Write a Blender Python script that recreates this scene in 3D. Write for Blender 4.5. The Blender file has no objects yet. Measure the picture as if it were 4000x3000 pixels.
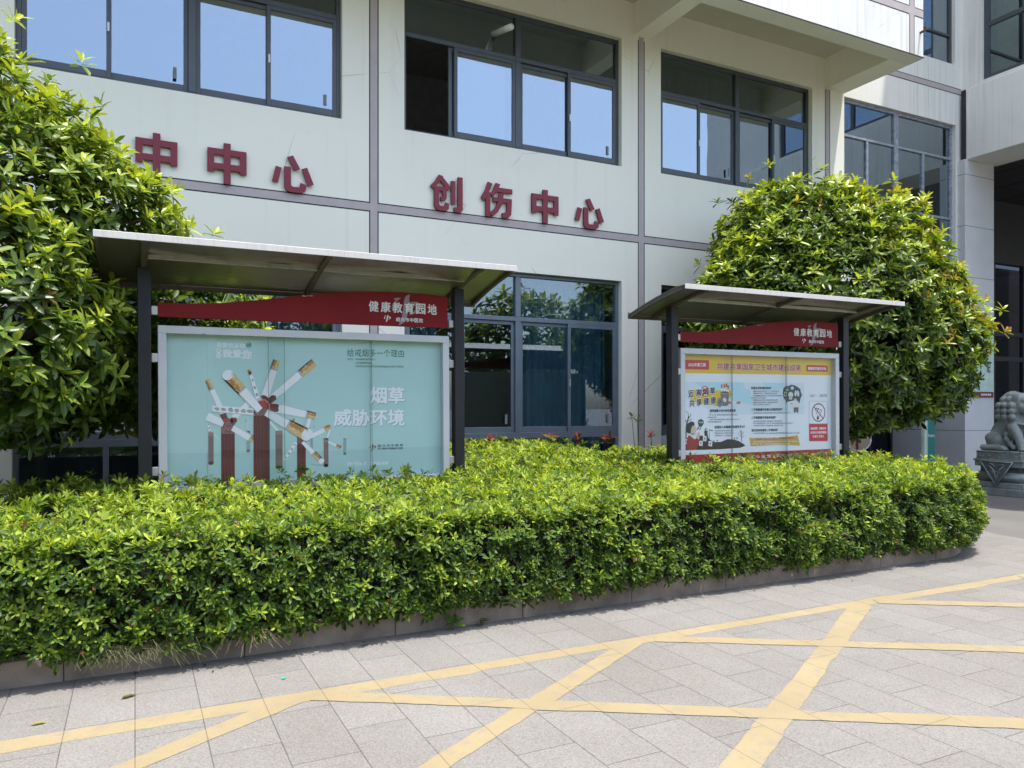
import bpy, bmesh, math, random
import numpy as np
from mathutils import Vector, Matrix, noise
R = math.radians
random.seed(7)
S = bpy.context.scene
COL = S.collection
PI = math.pi
# ------------------------------------------------------------------ camera
cam = bpy.data.cameras.new("camera")
cam.sensor_width = 36.0
cam.lens = 26.64
cam.shift_y = 0.0225
cam.clip_end = 2000
camo = bpy.data.objects.new("camera", cam)
COL.objects.link(camo)
camo.location = (0, 0, 1.55)
camo.rotation_euler = (R(90), 0, R(-26.45))
S.camera = camo
# ------------------------------------------------------------------ sky, sun, exposure
TO_SUN = Vector((0.17, -0.20, 1.0)).normalized()
ELEV = math.asin(TO_SUN.z)
world = bpy.data.worlds.new("World")
S.world = world
world.use_nodes = True
wn = world.node_tree
sky = wn.nodes.new('ShaderNodeTexSky')
sky.sky_type = 'NISHITA'
sky.sun_disc = False
sky.sun_elevation = ELEV
sky.sun_rotation = math.atan2(TO_SUN.x, TO_SUN.y)
sky.air_density = 1.0
sky.dust_density = 3.2
sky.ozone_density = 1.5
bg = wn.nodes['Background']
bg.inputs['Strength'].default_value = 0.15
wn.links.new(sky.outputs[0], bg.inputs['Color'])
sl = bpy.data.lights.new("sun", 'SUN')
sl.energy = 2.5
sl.angle = R(0.55)
sl.color = (1.0, 0.955, 0.88)
so = bpy.data.objects.new("sun", sl)
COL.objects.link(so)
so.location = (5, -5, 40)
so.rotation_euler = TO_SUN.to_track_quat('Z', 'Y').to_euler()
S.view_settings.view_transform = 'Standard'
S.view_settings.look = 'None'
S.view_settings.exposure = 1.52
S.view_settings.gamma = 1.0
S.render.engine = 'CYCLES'
S.cycles.max_bounces = 8
S.cycles.diffuse_bounces = 4
S.cycles.transparent_max_bounces = 12
S.cycles.caustics_reflective = False
S.cycles.caustics_refractive = False
S.cycles.use_denoising = True

# ------------------------------------------------------------------ material helpers
class NT:
    def __init__(s, name):
        s.m = bpy.data.materials.new(name); s.m.use_nodes = True
        s.t = s.m.node_tree; s.b = s.t.nodes['Principled BSDF']; s.o = s.t.nodes['Material Output']
    def n(s, typ, **kw):
        q = s.t.nodes.new(typ)
        for k, v in kw.items():
            if k[0] == '_': setattr(q, k[1:], v)
            else: q.inputs[k.replace('__', ' ')].default_value = v
        return q
    def l(s, a, b): s.t.links.new(a, b)
    def coord(s, scale=(1, 1, 1), rot=(0, 0, 0), src='Object'):
        tc = s.n('ShaderNodeTexCoord'); mp = s.n('ShaderNodeMapping')
        mp.inputs['Scale'].default_value = scale; mp.inputs['Rotation'].default_value = rot
        s.l(tc.outputs[src], mp.inputs['Vector']); return mp.outputs[0]
    def noise(s, vec, scale, detail=3, rough=.55):
        q = s.n('ShaderNodeTexNoise', Scale=scale, Detail=detail, Roughness=rough); s.l(vec, q.inputs['Vector']); return q.outputs[0]
    def ramp(s, fac, stops):
        q = s.n('ShaderNodeValToRGB'); e = q.color_ramp.elements
        while len(e) < len(stops): e.new(.5)
        for i, (p, c) in enumerate(stops):
            e[i].position = p; e[i].color = tuple(c) + (1,) if len(c) == 3 else c
        s.l(fac, q.inputs[0]); return q.outputs[0]
    def mix(s, fac, a, b, mode='MIX'):
        q = s.n('ShaderNodeMix'); q.data_type = 'RGBA'; q.blend_type = mode
        for sock, v in ((q.inputs[0], fac), (q.inputs[6], a), (q.inputs[7], b)):
            if hasattr(v, 'links'): s.l(v, sock)
            else: sock.default_value = v if not isinstance(v, tuple) else (tuple(v) + (1,) if len(v) == 3 else v)
        return q.outputs[2]
    def bump(s, h, strength=.2, dist=.01):
        q = s.n('ShaderNodeBump', Strength=strength, Distance=dist); s.l(h, q.inputs['Height']); s.l(q.outputs[0], s.b.inputs['Normal']); return q
    def set(s, **kw):
        for k, v in kw.items():
            k = k.replace('__', ' ')
            if hasattr(v, 'links'): s.l(v, s.b.inputs[k])
            else: s.b.inputs[k].default_value = tuple(v) + (1,) if isinstance(v, tuple) and len(v) == 3 else v
        return s.m

def plain(name, col, rough=.5, metal=0.0, var=.12, scale=6, bump=.05, spec=.4):
    q = NT(name); v = q.coord()
    a = q.noise(v, scale, 5); c = q.ramp(a, [(.3, tuple(x * (1 - var) for x in col)), (.7, tuple(min(1, x * (1 + var)) for x in col))])
    q.set(Base__Color=c, Roughness=rough, Metallic=metal); q.b.inputs['Specular IOR Level'].default_value = spec
    if bump: q.bump(q.noise(v, scale * 12, 3), bump, .004)
    return q.m

def stucco(name, col, streak=0.0, grime=.25):
    q = NT(name); v = q.coord()
    big = q.noise(v, .55, 5); c = q.ramp(big, [(.3, tuple(x * .95 for x in col)), (.7, col)])
    sp = q.noise(v, 3.0, 8, .7)
    c = q.mix(q.ramp(sp, [(.60, (0, 0, 0)), (.8, (grime,) * 3)]), c, tuple(x * .72 for x in col))
    vo = q.n('ShaderNodeTexVoronoi', Scale=.55); vo.feature = 'DISTANCE_TO_EDGE'; wv = q.mix(.12, v, q.t.nodes.new('ShaderNodeTexNoise').outputs[1]); q.l(wv, vo.inputs['Vector'])
    ck = q.mix(1.0, q.ramp(vo.outputs['Distance'], [(.0, (1, 1, 1)), (.0035, (0, 0, 0))]), q.ramp(q.noise(v, .8, 2), [(.55, (0, 0, 0)), (.62, (.5,) * 3)]), 'MULTIPLY'); c = q.mix(ck, c, (.25, .24, .21))
    c = q.mix(q.ramp(q.noise(q.coord((5, 5, .16)), 1.4, 5, .6), [(.56, (0, 0, 0)), (.75, (.16,) * 3)]), c, (.42, .41, .37))
    if streak:
        st = q.noise(q.coord((9, 9, .22)), 1.6, 6, .65); ms = q.noise(q.coord((1, 1, .5)), .9, 3)
        f = q.mix(1.0, q.ramp(st, [(.46, (0, 0, 0)), (.62, (1, 1, 1))]), q.ramp(ms, [(.42, (.12,) * 3), (.62, (1, 1, 1))]), 'MULTIPLY')
        f2 = q.mix(1.0, f, (streak,) * 3, 'MULTIPLY')
        ge = q.n('ShaderNodeNewGeometry'); sz = q.n('ShaderNodeSeparateXYZ'); q.l(ge.outputs['Normal'], sz.inputs[0]); ab = q.n('ShaderNodeMath'); ab.operation = 'ABSOLUTE'; q.l(sz.outputs[2], ab.inputs[0])
        c = q.mix(q.mix(ab.outputs[0], f2, (0, 0, 0)), c, (.30, .305, .30))
    q.set(Base__Color=c, Roughness=.85); q.b.inputs['Specular IOR Level'].default_value = .2
    q.bump(q.noise(v, 60, 4), .25, .004); return q.m

M = {}
M['wall'] = stucco('cream_stucco', (.90, .875, .755))
M['wall_streak'] = stucco('rain_streaked_stucco', (.80, .795, .74), streak=.26, grime=.4)
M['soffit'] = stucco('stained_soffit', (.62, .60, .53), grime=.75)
M['stripe'] = plain('mauve_stripe_paint', (.47, .415, .405), .8, var=.06)
M['groove'] = plain('dark_groove', (.035, .035, .038), .9)
M['frame'] = plain('grey_aluminium', (.08, .09, .098), .38, .25, var=.08, bump=.02)
M['frame_sky'] = plain('sky_toned_aluminium', (.145, .175, .215), .38, .25, var=.08, bump=.02)  # same aluminium as the upper frames; mirrored sky is put into its colour
M['frame_worn'] = plain('worn_aluminium', (.34, .375, .43), .45, .4, var=.35, scale=14)
M['letter'] = plain('maroon_letter', (.215, .018, .036), .42, var=.05, bump=.02)
M['letter_side'] = plain('maroon_letter_side', (.09, .012, .018), .5)
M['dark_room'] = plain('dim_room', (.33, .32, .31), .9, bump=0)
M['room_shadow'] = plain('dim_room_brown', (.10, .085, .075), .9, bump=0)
M['curtain'] = plain('teal_curtain', (.085, .20, .255), .85, var=.2, bump=.1)
M['tile'] = None
def glass(name, tint, fac, rough=0.0):
    q = NT(name); t = q.t; t.nodes.remove(q.b)
    tr = q.n('ShaderNodeBsdfTransparent'); tr.inputs[0].default_value = tint + (1,)
    gl = q.n('ShaderNodeBsdfGlossy'); gl.inputs['Roughness'].default_value = rough; gl.inputs['Color'].default_value = (.80, .90, 1, 1)
    lw = q.n('ShaderNodeLayerWeight', Blend=.5); pw = q.n('ShaderNodeMath'); pw.operation = 'POWER'; pw.inputs[1].default_value = 4.0; q.l(lw.outputs['Facing'], pw.inputs[0])
    mr = q.n('ShaderNodeMapRange'); mr.inputs['To Min'].default_value = fac; q.l(pw.outputs[0], mr.inputs['Value'])
    vn = q.noise(q.coord((1, 1, .6)), 1.1, 2); bp = q.n('ShaderNodeBump', Strength=.04, Distance=.02); q.l(vn, bp.inputs['Height']); q.l(bp.outputs[0], gl.inputs['Normal'])
    mx = q.n('ShaderNodeMixShader'); q.l(mr.outputs[0], mx.inputs[0]); q.l(tr.outputs[0], mx.inputs[1]); q.l(gl.outputs[0], mx.inputs[2]); q.l(mx.outputs[0], q.o.inputs[0])
    return q.m
M['glass'] = glass('coated_window_glass', (.55, .62, .62), .30)
M['glass_low'] = glass('clear_window_glass', (.78, .84, .86), .13)
M['glass_case'] = glass('display_case_glass', (.98, .99, .985), .013)
def steel():
    q = NT('weathered_stainless'); v = q.coord(); a = q.noise(q.coord((2, 30, 30)), 3, 6, .7); b = q.noise(v, 5, 6, .7)
    c = q.ramp(a, [(.3, (.33, .32, .26)), (.7, (.47, .46, .39))]); c = q.mix(q.ramp(b, [(.55, (0, 0, 0)), (.75, (.7,) * 3)]), c, (.20, .17, .12))
    q.set(Base__Color=c, Metallic=.85, Roughness=.38); q.bump(q.noise(v, 4, 3), .25, .02); return q.m
M['steel'] = steel()
def fascia_steel():
    q = NT('bright_stainless_edge'); st = q.noise(q.coord((14, 1, .6)), 2.2, 6, .7)
    c = q.ramp(st, [(.35, (.46, .45, .43)), (.55, (.54, .53, .50)), (.8, (.38, .36, .32))])
    g = q.noise(q.coord(), 1.7, 6, .75); c = q.mix(q.ramp(g, [(.64, (0, 0, 0)), (.72, (.8,) * 3)]), c, (.33, .17, .08))
    q.set(Base__Color=c, Metallic=.12, Roughness=.5); return q.m
M['fascia'] = fascia_steel()
M['post'] = plain('black_painted_post', (.018, .018, .021), .45, var=.2)
M['bracket'] = plain('pale_steel_bracket', (.52, .51, .49), .4, .6)
def case():
    q = NT('silver_painted_frame'); v = q.coord(); c = q.ramp(q.noise(v, 2, 4), [(.3, (.54, .55, .56)), (.7, (.60, .61, .62))])
    c = q.mix(q.ramp(q.noise(q.coord((1, 1, 1.6)), 9, 5, .6), [(.70, (0, 0, 0)), (.71, (.8,) * 3)]), c, (.24, .25, .25)); q.set(Base__Color=c, Roughness=.45, Metallic=.15); return q.m
M['case'] = case()
def red_sign():
    q = NT('red_sign_paint'); v = q.coord(); n1 = q.noise(q.coord((1, 1, 2.2)), 6.5, 5, .62)
    c = q.ramp(q.noise(v, 2, 3), [(.3, (.195, .011, .014)), (.7, (.235, .016, .019))])
    c = q.mix(q.ramp(n1, [(.705, (0, 0, 0)), (.712, (1, 1, 1))]), c, (.55, .47, .38)); q.set(Base__Color=c, Roughness=.6); q.b.inputs['Specular IOR Level'].default_value = .2; return q.m
M['red'] = red_sign()
M['white'] = plain('white_lettering', (.80, .79, .79), .5, bump=0)
M['emblem'] = plain('grey_emblem', (.30, .26, .28), .5, bump=0)
M['wood'] = plain('bark', (.075, .055, .040), .9, var=.35, scale=18, bump=.5)
M['twig'] = plain('twig', (.11, .075, .045), .85, var=.3, scale=18)
M['soil'] = plain('soil', (.035, .027, .020), .95, var=.5, scale=20, bump=.6)
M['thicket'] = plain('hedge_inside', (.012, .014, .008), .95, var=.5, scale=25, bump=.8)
def leafmat(name, gloss=.42, trans=.32, spec=.4):
    q = NT(name); at = q.n('ShaderNodeAttribute'); at.attribute_name = 'Col'
    v = q.coord(); nz = q.noise(v, 90, 2); c = q.mix(.14, at.outputs['Color'], q.ramp(nz, [(.3, (.02, .05, .01)), (.7, (.3, .42, .08))]), 'OVERLAY')
    q.set(Base__Color=c, Roughness=gloss); q.b.inputs['Specular IOR Level'].default_value = spec
    tl = q.n('ShaderNodeBsdfTranslucent'); tc = q.mix(1.0, c, (1.5, 1.35, .55), 'MULTIPLY'); q.l(tc, tl.inputs[0])
    mx = q.n('ShaderNodeMixShader'); mx.inputs[0].default_value = trans
    q.l(q.b.outputs[0], mx.inputs[1]); q.l(tl.outputs[0], mx.inputs[2]); q.l(mx.outputs[0], q.o.inputs[0]); return q.m
M['leaf'] = leafmat('hedge_leaf', .5, .38, .32)
M['leaf_tree'] = leafmat('tree_leaf', .36, .32, .42)
def paving():
    q = NT('granite_paving'); tc = q.n('ShaderNodeTexCoord'); sx = q.n('ShaderNodeSeparateXYZ'); q.l(tc.outputs['Object'], sx.inputs[0])
    cb = q.n('ShaderNodeCombineXYZ'); q.l(sx.outputs[1], cb.inputs[0]); q.l(sx.outputs[0], cb.inputs[1])
    br = q.n('ShaderNodeTexBrick', Scale=1.0, Mortar__Size=.0032, Mortar__Smooth=.15, Bias=-.1, Brick__Width=.6, Row__Height=.303)
    br.offset = .42; br.offset_frequency = 2
    br.inputs['Color1'].default_value = (.168, .163, .153, 1); br.inputs['Color2'].default_value = (.188, .183, .172, 1); br.inputs['Mortar'].default_value = (.095, .088, .08, 1)
    q.l(cb.outputs[0], br.inputs['Vector'])
    v = q.coord(); sp = q.noise(v, 130, 3, .75); sp2 = q.noise(v, 330, 2, .7); big = q.noise(v, .9, 5, .6)
    c = q.mix(1.0, br.outputs[0], q.ramp(sp, [(.34, (.66, .65, .64)), (.5, (1, 1, 1)), (.66, (1.22, 1.22, 1.22))]), 'MULTIPLY')
    c = q.mix(.5, c, q.ramp(sp2, [(.35, (.55,) * 3), (.6, (1.25,) * 3)]), 'MULTIPLY')
    c = q.mix(1.0, c, q.ramp(big, [(.3, (.88, .86, .84)), (.65, (1.04, 1.04, 1.04))]), 'MULTIPLY')
    c = q.mix(q.ramp(q.noise(v, 2.3, 8, .72), [(.58, (0, 0, 0)), (.72, (.55,) * 3)]), c, (.15, .14, .125))
    c = q.mix(q.ramp(q.noise(v, 17, 4, .6), [(.69, (0, 0, 0)), (.73, (.5,) * 3)]), c, (.12, .11, .10))
    c = q.mix(q.ramp(q.noise(q.coord((.25, 2.2, 1), (0, 0, R(24))), 1.3, 5, .6), [(.55, (0, 0, 0)), (.72, (.28,) * 3)]), c, (.13, .125, .12))
    q.set(Base__Color=c, Roughness=.8); q.b.inputs['Specular IOR Level'].default_value = .25
    h = q.mix(.2, br.outputs['Fac'], sp); iv = q.n('ShaderNodeInvert'); q.l(h, iv.inputs['Color']); q.bump(iv.outputs[0], .35, .004); return q.m
M['paving'] = paving()
def asphalt():
    q = NT('asphalt'); v = q.coord(); a = q.noise(v, 160, 3, .7); b = q.noise(v, .7, 5)
    c = q.ramp(a, [(.3, (.075, .072, .068)), (.7, (.165, .16, .15))]); c = q.mix(1.0, c, q.ramp(b, [(.3, (.8,) * 3), (.7, (1.1,) * 3)]), 'MULTIPLY')
    q.set(Base__Color=c, Roughness=.9); q.bump(a, .5, .006); return q.m
M['asphalt'] = asphalt()
def yellow():
    q = NT('worn_yellow_paint'); v = q.coord(); w = q.noise(v, 9, 8, .75); f = q.noise(v, 140, 3, .7); b = q.noise(v, 1.6, 4)
    c = q.ramp(b, [(.3, (.222, .177, .096)), (.7, (.26, .212, .120))])
    c = q.mix(1.0, c, q.ramp(f, [(.3, (.86,) * 3), (.6, (1.03,) * 3)]), 'MULTIPLY')
    c = q.mix(q.ramp(w, [(.50, (0, 0, 0)), (.64, (.8,) * 3)]), c, (.19, .165, .12))
    tc = q.n('ShaderNodeTexCoord'); sx = q.n('ShaderNodeSeparateXYZ'); q.l(tc.outputs['Object'], sx.inputs[0])
    cb = q.n('ShaderNodeCombineXYZ'); q.l(sx.outputs[1], cb.inputs[0]); q.l(sx.outputs[0], cb.inputs[1])
    br = q.n('ShaderNodeTexBrick', Scale=1.0, Mortar__Size=.0022, Mortar__Smooth=.2, Brick__Width=.6, Row__Height=.303); br.offset = .42
    q.l(cb.outputs[0], br.inputs['Vector']); c = q.mix(q.ramp(br.outputs['Fac'], [(.1, (0, 0, 0)), (.7, (.9,) * 3)]), c, (.10, .08, .05))
    q.set(Base__Color=c, Roughness=.75); q.bump(f, .25, .003); return q.m
M['yellow'] = yellow()
M['kerb'] = plain('kerb_stone', (.245, .195, .16), .85, var=.35, scale=5, bump=.4)
M['stone'] = plain('green_grey_stone', (.26, .29, .275), .8, var=.22, scale=9, bump=.35)
M['stone_dark'] = plain('dark_carved_stone', (.125, .142, .138), .85, var=.25, scale=9, bump=.35)
M['teal'] = plain('teal_sign', (.015, .22, .205), .4, bump=0)
M['mint'] = plain('pale_mint', (.55, .70, .60), .5, bump=0)
M['maroon'] = plain('maroon_strip', (.16, .015, .025), .5, bump=0)
M['ink'] = plain('dark_lettering', (.03, .05, .035), .5, bump=0)
M['pvc'] = plain('white_plastic_pipe', (.75, .75, .73), .4)
M['rust'] = plain('rusty_steel', (.10, .06, .04), .8)
M['rail'] = plain('brown_grey_rail', (.13, .115, .095), .6, .3)
M['ceil'] = plain('grey_ceiling_panel', (.055, .055, .058), .6, bump=0)
M['black_glass'] = glass('dark_door_glass', (.30, .31, .34), .03)
M['dark_metal'] = plain('dark_door_metal', (.03, .03, .034), .5)
def tile():
    q = NT('white_stone_cladding'); tc = q.n('ShaderNodeTexCoord'); sx = q.n('ShaderNodeSeparateXYZ'); q.l(tc.outputs['Object'], sx.inputs[0])
    ad = q.n('ShaderNodeMath'); ad.operation = 'ADD'; q.l(sx.outputs[0], ad.inputs[0]); q.l(sx.outputs[1], ad.inputs[1])
    cb = q.n('ShaderNodeCombineXYZ'); q.l(ad.outputs[0], cb.inputs[0]); q.l(sx.outputs[2], cb.inputs[1])
    br = q.n('ShaderNodeTexBrick', Scale=1.0, Mortar__Size=.006, Brick__Width=40.0, Row__Height=1.06); br.offset = 0
    br.inputs['Color1'].default_value = (.66, .66, .65, 1); br.inputs['Color2'].default_value = (.64, .64, .63, 1); br.inputs['Mortar'].default_value = (.16, .16, .16, 1)
    q.l(cb.outputs[0], br.inputs['Vector']); c = q.mix(1.0, br.outputs[0], q.ramp(q.noise(q.coord(), 1.4, 6), [(.3, (.9,) * 3), (.7, (1.03,) * 3)]), 'MULTIPLY')
    q.set(Base__Color=c, Roughness=.5); return q.m
M['tile'] = tile()
def vcol(name, rough=.55):
    q = NT(name); at = q.n('ShaderNodeAttribute'); at.attribute_name = 'Col'; q.set(Base__Color=at.outputs['Color'], Roughness=rough); return q.m
M['print'] = vcol('printed_sheet')

# ------------------------------------------------------------------ object helpers
def tag(o, label=None, cat=None, group=None, kind=None):
    if label: o['label'] = label
    if cat: o['category'] = cat
    if group: o['group'] = group
    if kind: o['kind'] = kind
    return o
def thing(name, label, cat, loc=(0, 0, 0), rot=(0, 0, 0), group=None):
    o = bpy.data.objects.new(name, None); COL.objects.link(o); o.location = loc; o.rotation_euler = rot; o.empty_display_size = .2
    return tag(o, label, cat, group)
def link_mesh(name, me, mats, parent=None):
    for m in (mats if isinstance(mats, (list, tuple)) else [mats]): me.materials.append(m)
    o = bpy.data.objects.new(name, me); COL.objects.link(o)
    if parent: o.parent = parent
    return o
class MB:
    def __init__(s): s.v = []; s.f = []; s.mi = []; s.cur = 0
    def add(s, vs, fs):
        k = len(s.v); s.v += [tuple(p) for p in vs]; s.f += [tuple(i + k for i in f) for f in fs]; s.mi += [s.cur] * len(fs); return s
    def box(s, x0, x1, y0, y1, z0, z1):
        return s.add([(x0, y0, z0), (x1, y0, z0), (x1, y1, z0), (x0, y1, z0), (x0, y0, z1), (x1, y0, z1), (x1, y1, z1), (x0, y1, z1)],
                     [(0, 3, 2, 1), (4, 5, 6, 7), (0, 1, 5, 4), (1, 2, 6, 5), (2, 3, 7, 6), (3, 0, 4, 7)])
    def quad(s, *p): return s.add(p, [tuple(range(len(p)))])
    def prism(s, pts, a, b, axis='y'):
        n = len(pts); g = (lambda p, t: (p[0], t, p[1])) if axis == 'y' else ((lambda p, t: (t, p[0], p[1])) if axis == 'x' else (lambda p, t: (p[0], p[1], t)))
        return s.add([g(p, a) for p in pts] + [g(p, b) for p in pts], [tuple(range(n)), tuple(range(2 * n - 1, n - 1, -1))] + [(i, i + n, (i + 1) % n + n, (i + 1) % n) for i in range(n)])
    def tube(s, path, r, n=6, cap=True):
        path = [Vector(p) for p in path]; rs = r if isinstance(r, (list, tuple)) else [r] * len(path); k = len(s.v); vs = []; fs = []
        for i, p in enumerate(path):
            d = (path[min(i + 1, len(path) - 1)] - path[max(i - 1, 0)]).normalized()
            u = d.cross(Vector((0.31, .17, .93))); u = (u if u.length > 1e-3 else d.cross(Vector((1, 0, 0)))).normalized(); w = d.cross(u)
            vs += [p + (u * math.cos(2 * PI * j / n) + w * math.sin(2 * PI * j / n)) * rs[i] for j in range(n)]
        for i in range(len(path) - 1):
            for j in range(n): fs.append((i * n + j, i * n + (j + 1) % n, (i + 1) * n + (j + 1) % n, (i + 1) * n + j))
        if cap: fs += [tuple(range(n - 1, -1, -1)), tuple(range((len(path) - 1) * n, len(path) * n))]
        return s.add(vs, fs)
    def build(s, name, mats, parent=None, bevel=0, smooth=False):
        me = bpy.data.meshes.new(name); me.from_pydata(s.v, [], s.f)
        bm = bmesh.new(); bm.from_mesh(me); bmesh.ops.recalc_face_normals(bm, faces=bm.faces); bm.to_mesh(me); bm.free()
        o = link_mesh(name, me, mats, parent)
        if max(s.mi or [0]) > 0: me.polygons.foreach_set('material_index', s.mi)
        if smooth: me.polygons.foreach_set('use_smooth', [True] * len(me.polygons))
        if bevel:
            b = o.modifiers.new('bevel', 'BEVEL'); b.width = bevel; b.segments = 2; b.limit_method = 'ANGLE'
        return o
def holes_wall(x0, x1, z0, z1, holes, y, depth, back=None):
    """front sheet at y facing -Y with rectangular openings and their reveals"""
    m = MB(); xs = sorted({x0, x1, *[h[0] for h in holes], *[h[1] for h in holes]}); zs = sorted({z0, z1, *[h[2] for h in holes], *[h[3] for h in holes]})
    for a, b in zip(xs, xs[1:]):
        for c, d in zip(zs, zs[1:]):
            if any(h[0] - 1e-6 <= a and b <= h[1] + 1e-6 and h[2] - 1e-6 <= c and d <= h[3] + 1e-6 for h in holes): continue
            m.quad((a, y, c), (b, y, c), (b, y, d), (a, y, d))
    for h in holes:
        a, b, c, d = h; e = y + depth
        m.quad((a, y, c), (a, e, c), (a, e, d), (a, y, d)); m.quad((b, y, c), (b, y, d), (b, e, d), (b, e, c))
        m.quad((a, y, c), (b, y, c), (b, e, c), (a, e, c)); m.quad((a, y, d), (a, e, d), (b, e, d), (b, y, d))
    return m
# text: outlines from Blender's own built-in font, normalised to a unit box
_tc = {}
def text_geo(body, bold=0.0, res=2):
    key = (body, bold)
    if key in _tc: return _tc[key]
    c = bpy.data.curves.new('lettering', 'FONT'); c.body = body; c.offset = bold; c.resolution_u = res
    o = bpy.data.objects.new('lettering', c); COL.objects.link(o)
    dg = bpy.context.evaluated_depsgraph_get(); me = bpy.data.meshes.new_from_object(o.evaluated_get(dg))
    v = np.array([p.co[:2] for p in me.vertices]); f = [tuple(p.vertices) for p in me.polygons]
    bpy.data.objects.remove(o); bpy.data.curves.remove(c); bpy.data.meshes.remove(me)
    lo, hi = v.min(0), v.max(0); asp = (hi[0] - lo[0]) / (hi[1] - lo[1]); v = (v - lo) / (hi - lo)
    _tc[key] = (v, f, asp); return _tc[key]
STROKES = {
 '中': [[(0,.70),(1,.70),(1,.85),(0,.85)], [(0,.28),(.17,.28),(.17,.85),(0,.85)], [(.83,.28),(1,.28),(1,.85),(.83,.85)], [(0,.34),(1,.34),(1,.49),(0,.49)], [(.41,0),(.59,0),(.59,1),(.41,1)]],
 '心': [[(.09,.66),(.23,.63),(.14,.22),(0,.25)], [(.29,.68),(.45,.68),(.45,.19),(.49,.15),(.66,.15),(.68,.28),(.83,.24),(.80,.06),(.70,0),(.42,0),(.33,.04),(.29,.12)], [(.36,.94),(.50,1),(.67,.66),(.53,.60)], [(.71,.66),(.84,.72),(1.0,.28),(.86,.22)]],
 '创': [[(.26,1),(.40,.97),(.30,.82),(.10,.58),(0,.66),(.15,.82)], [(.29,.86),(.38,.95),(.63,.68),(.53,.59)], [(.13,.55),(.50,.55),(.50,.67),(.13,.67)], [(.12,.62),(.26,.62),(.26,.17),(.30,.13),(.43,.13),(.46,.24),(.58,.22),(.56,.06),(.48,0),(.24,0),(.15,.05),(.12,.12)], [(.37,.60),(.50,.60),(.50,.36),(.45,.29),(.32,.28),(.30,.39),(.37,.40)], [(.64,.22),(.77,.22),(.77,.87),(.64,.87)], [(.85,1),(1,1),(1,.08),(.93,0),(.74,0),(.72,.13),(.85,.14)]],
 '伤': [[(.21,1),(.35,.96),(.23,.68),(.08,.43),(0,.54),(.13,.76)], [(.14,0),(.28,0),(.28,.70),(.14,.70)], [(.45,1),(.59,.97),(.47,.72),(.36,.57),(.28,.66),(.38,.80)], [(.44,.74),(.97,.74),(.97,.87),(.46,.87)], [(.36,.45),(.95,.45),(.95,.58),(.36,.58)], [(.81,.52),(.95,.52),(.93,.12),(.84,.02),(.66,0),(.64,.14),(.76,.16),(.79,.22)], [(.55,.70),(.69,.70),(.65,.40),(.50,.14),(.34,0),(.26,.11),(.42,.26),(.52,.46)]],
 '卒': [[(.43,1),(.58,1),(.60,.87),(.46,.87)], [(.05,.76),(.95,.76),(.95,.88),(.05,.88)], [(.23,.76),(.37,.76),(.30,.60),(.12,.43),(.04,.52),(.18,.62)], [(.27,.67),(.47,.49),(.38,.41),(.23,.58)], [(.61,.76),(.75,.76),(.68,.60),(.54,.43),(.47,.50),(.58,.62)], [(.65,.66),(.72,.72),(.95,.54),(.86,.45)], [(.02,.23),(.98,.23),(.98,.36),(.02,.36)], [(.43,0),(.57,0),(.57,.42),(.43,.42)]]}
def letter_mesh(ch, w, h, depth, bold):
    """solid sign letter made of its strokes, centred at its foot, front towards -Y"""
    m = MB()
    for i, st in enumerate(STROKES[ch]):
        P = [((x - .5) * w, y * h) for x, y in st]; d = -depth - .0012 * i; n = len(P)
        m.cur = 0; k = len(m.v); m.add([(x, d, z) for x, z in P], [tuple(range(n))]); m.cur = 1
        m.v += [(x, 0, z) for x, z in P]; m.f += [(k + q, k + (q + 1) % n, k + n + (q + 1) % n, k + n + q) for q in range(n)]; m.mi += [1] * n
    me = bpy.data.meshes.new('character'); me.from_pydata(m.v, [], m.f); me.polygons.foreach_set('material_index', m.mi)
    return me
SHIFT = ((0, 0), (1, 0), (-1, 0), (0, 1), (0, -1), (.7, .7), (-.7, -.7), (.7, -.7), (-.7, .7))
EMB = [[(680,88),(640,100),(600,140),(585,200),(578,260),(570,330),(555,420),(530,500),(497,558),(540,545),(590,510),(620,460),(640,390),(655,330),(665,260),(672,200),(668,150)],
       [(666,215),(720,198),(790,195),(835,220),(850,260),(835,310),(790,355),(730,385),(660,405),(700,375),(745,340),(770,300),(765,268),(740,248),(700,243),(660,250)],
       [(425,165),(480,150),(540,152),(500,182),(462,215),(447,250),(455,290),(500,330),(440,362),(402,350),(395,300),(410,250),(440,205),(466,180),(428,176)]]
def emblem_polys(cx, cz, h):
    k = h / 470.0
    return [[(cx + (x - 620) * k, cz - (y - 323) * k) for x, y in p] for p in EMB]

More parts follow.
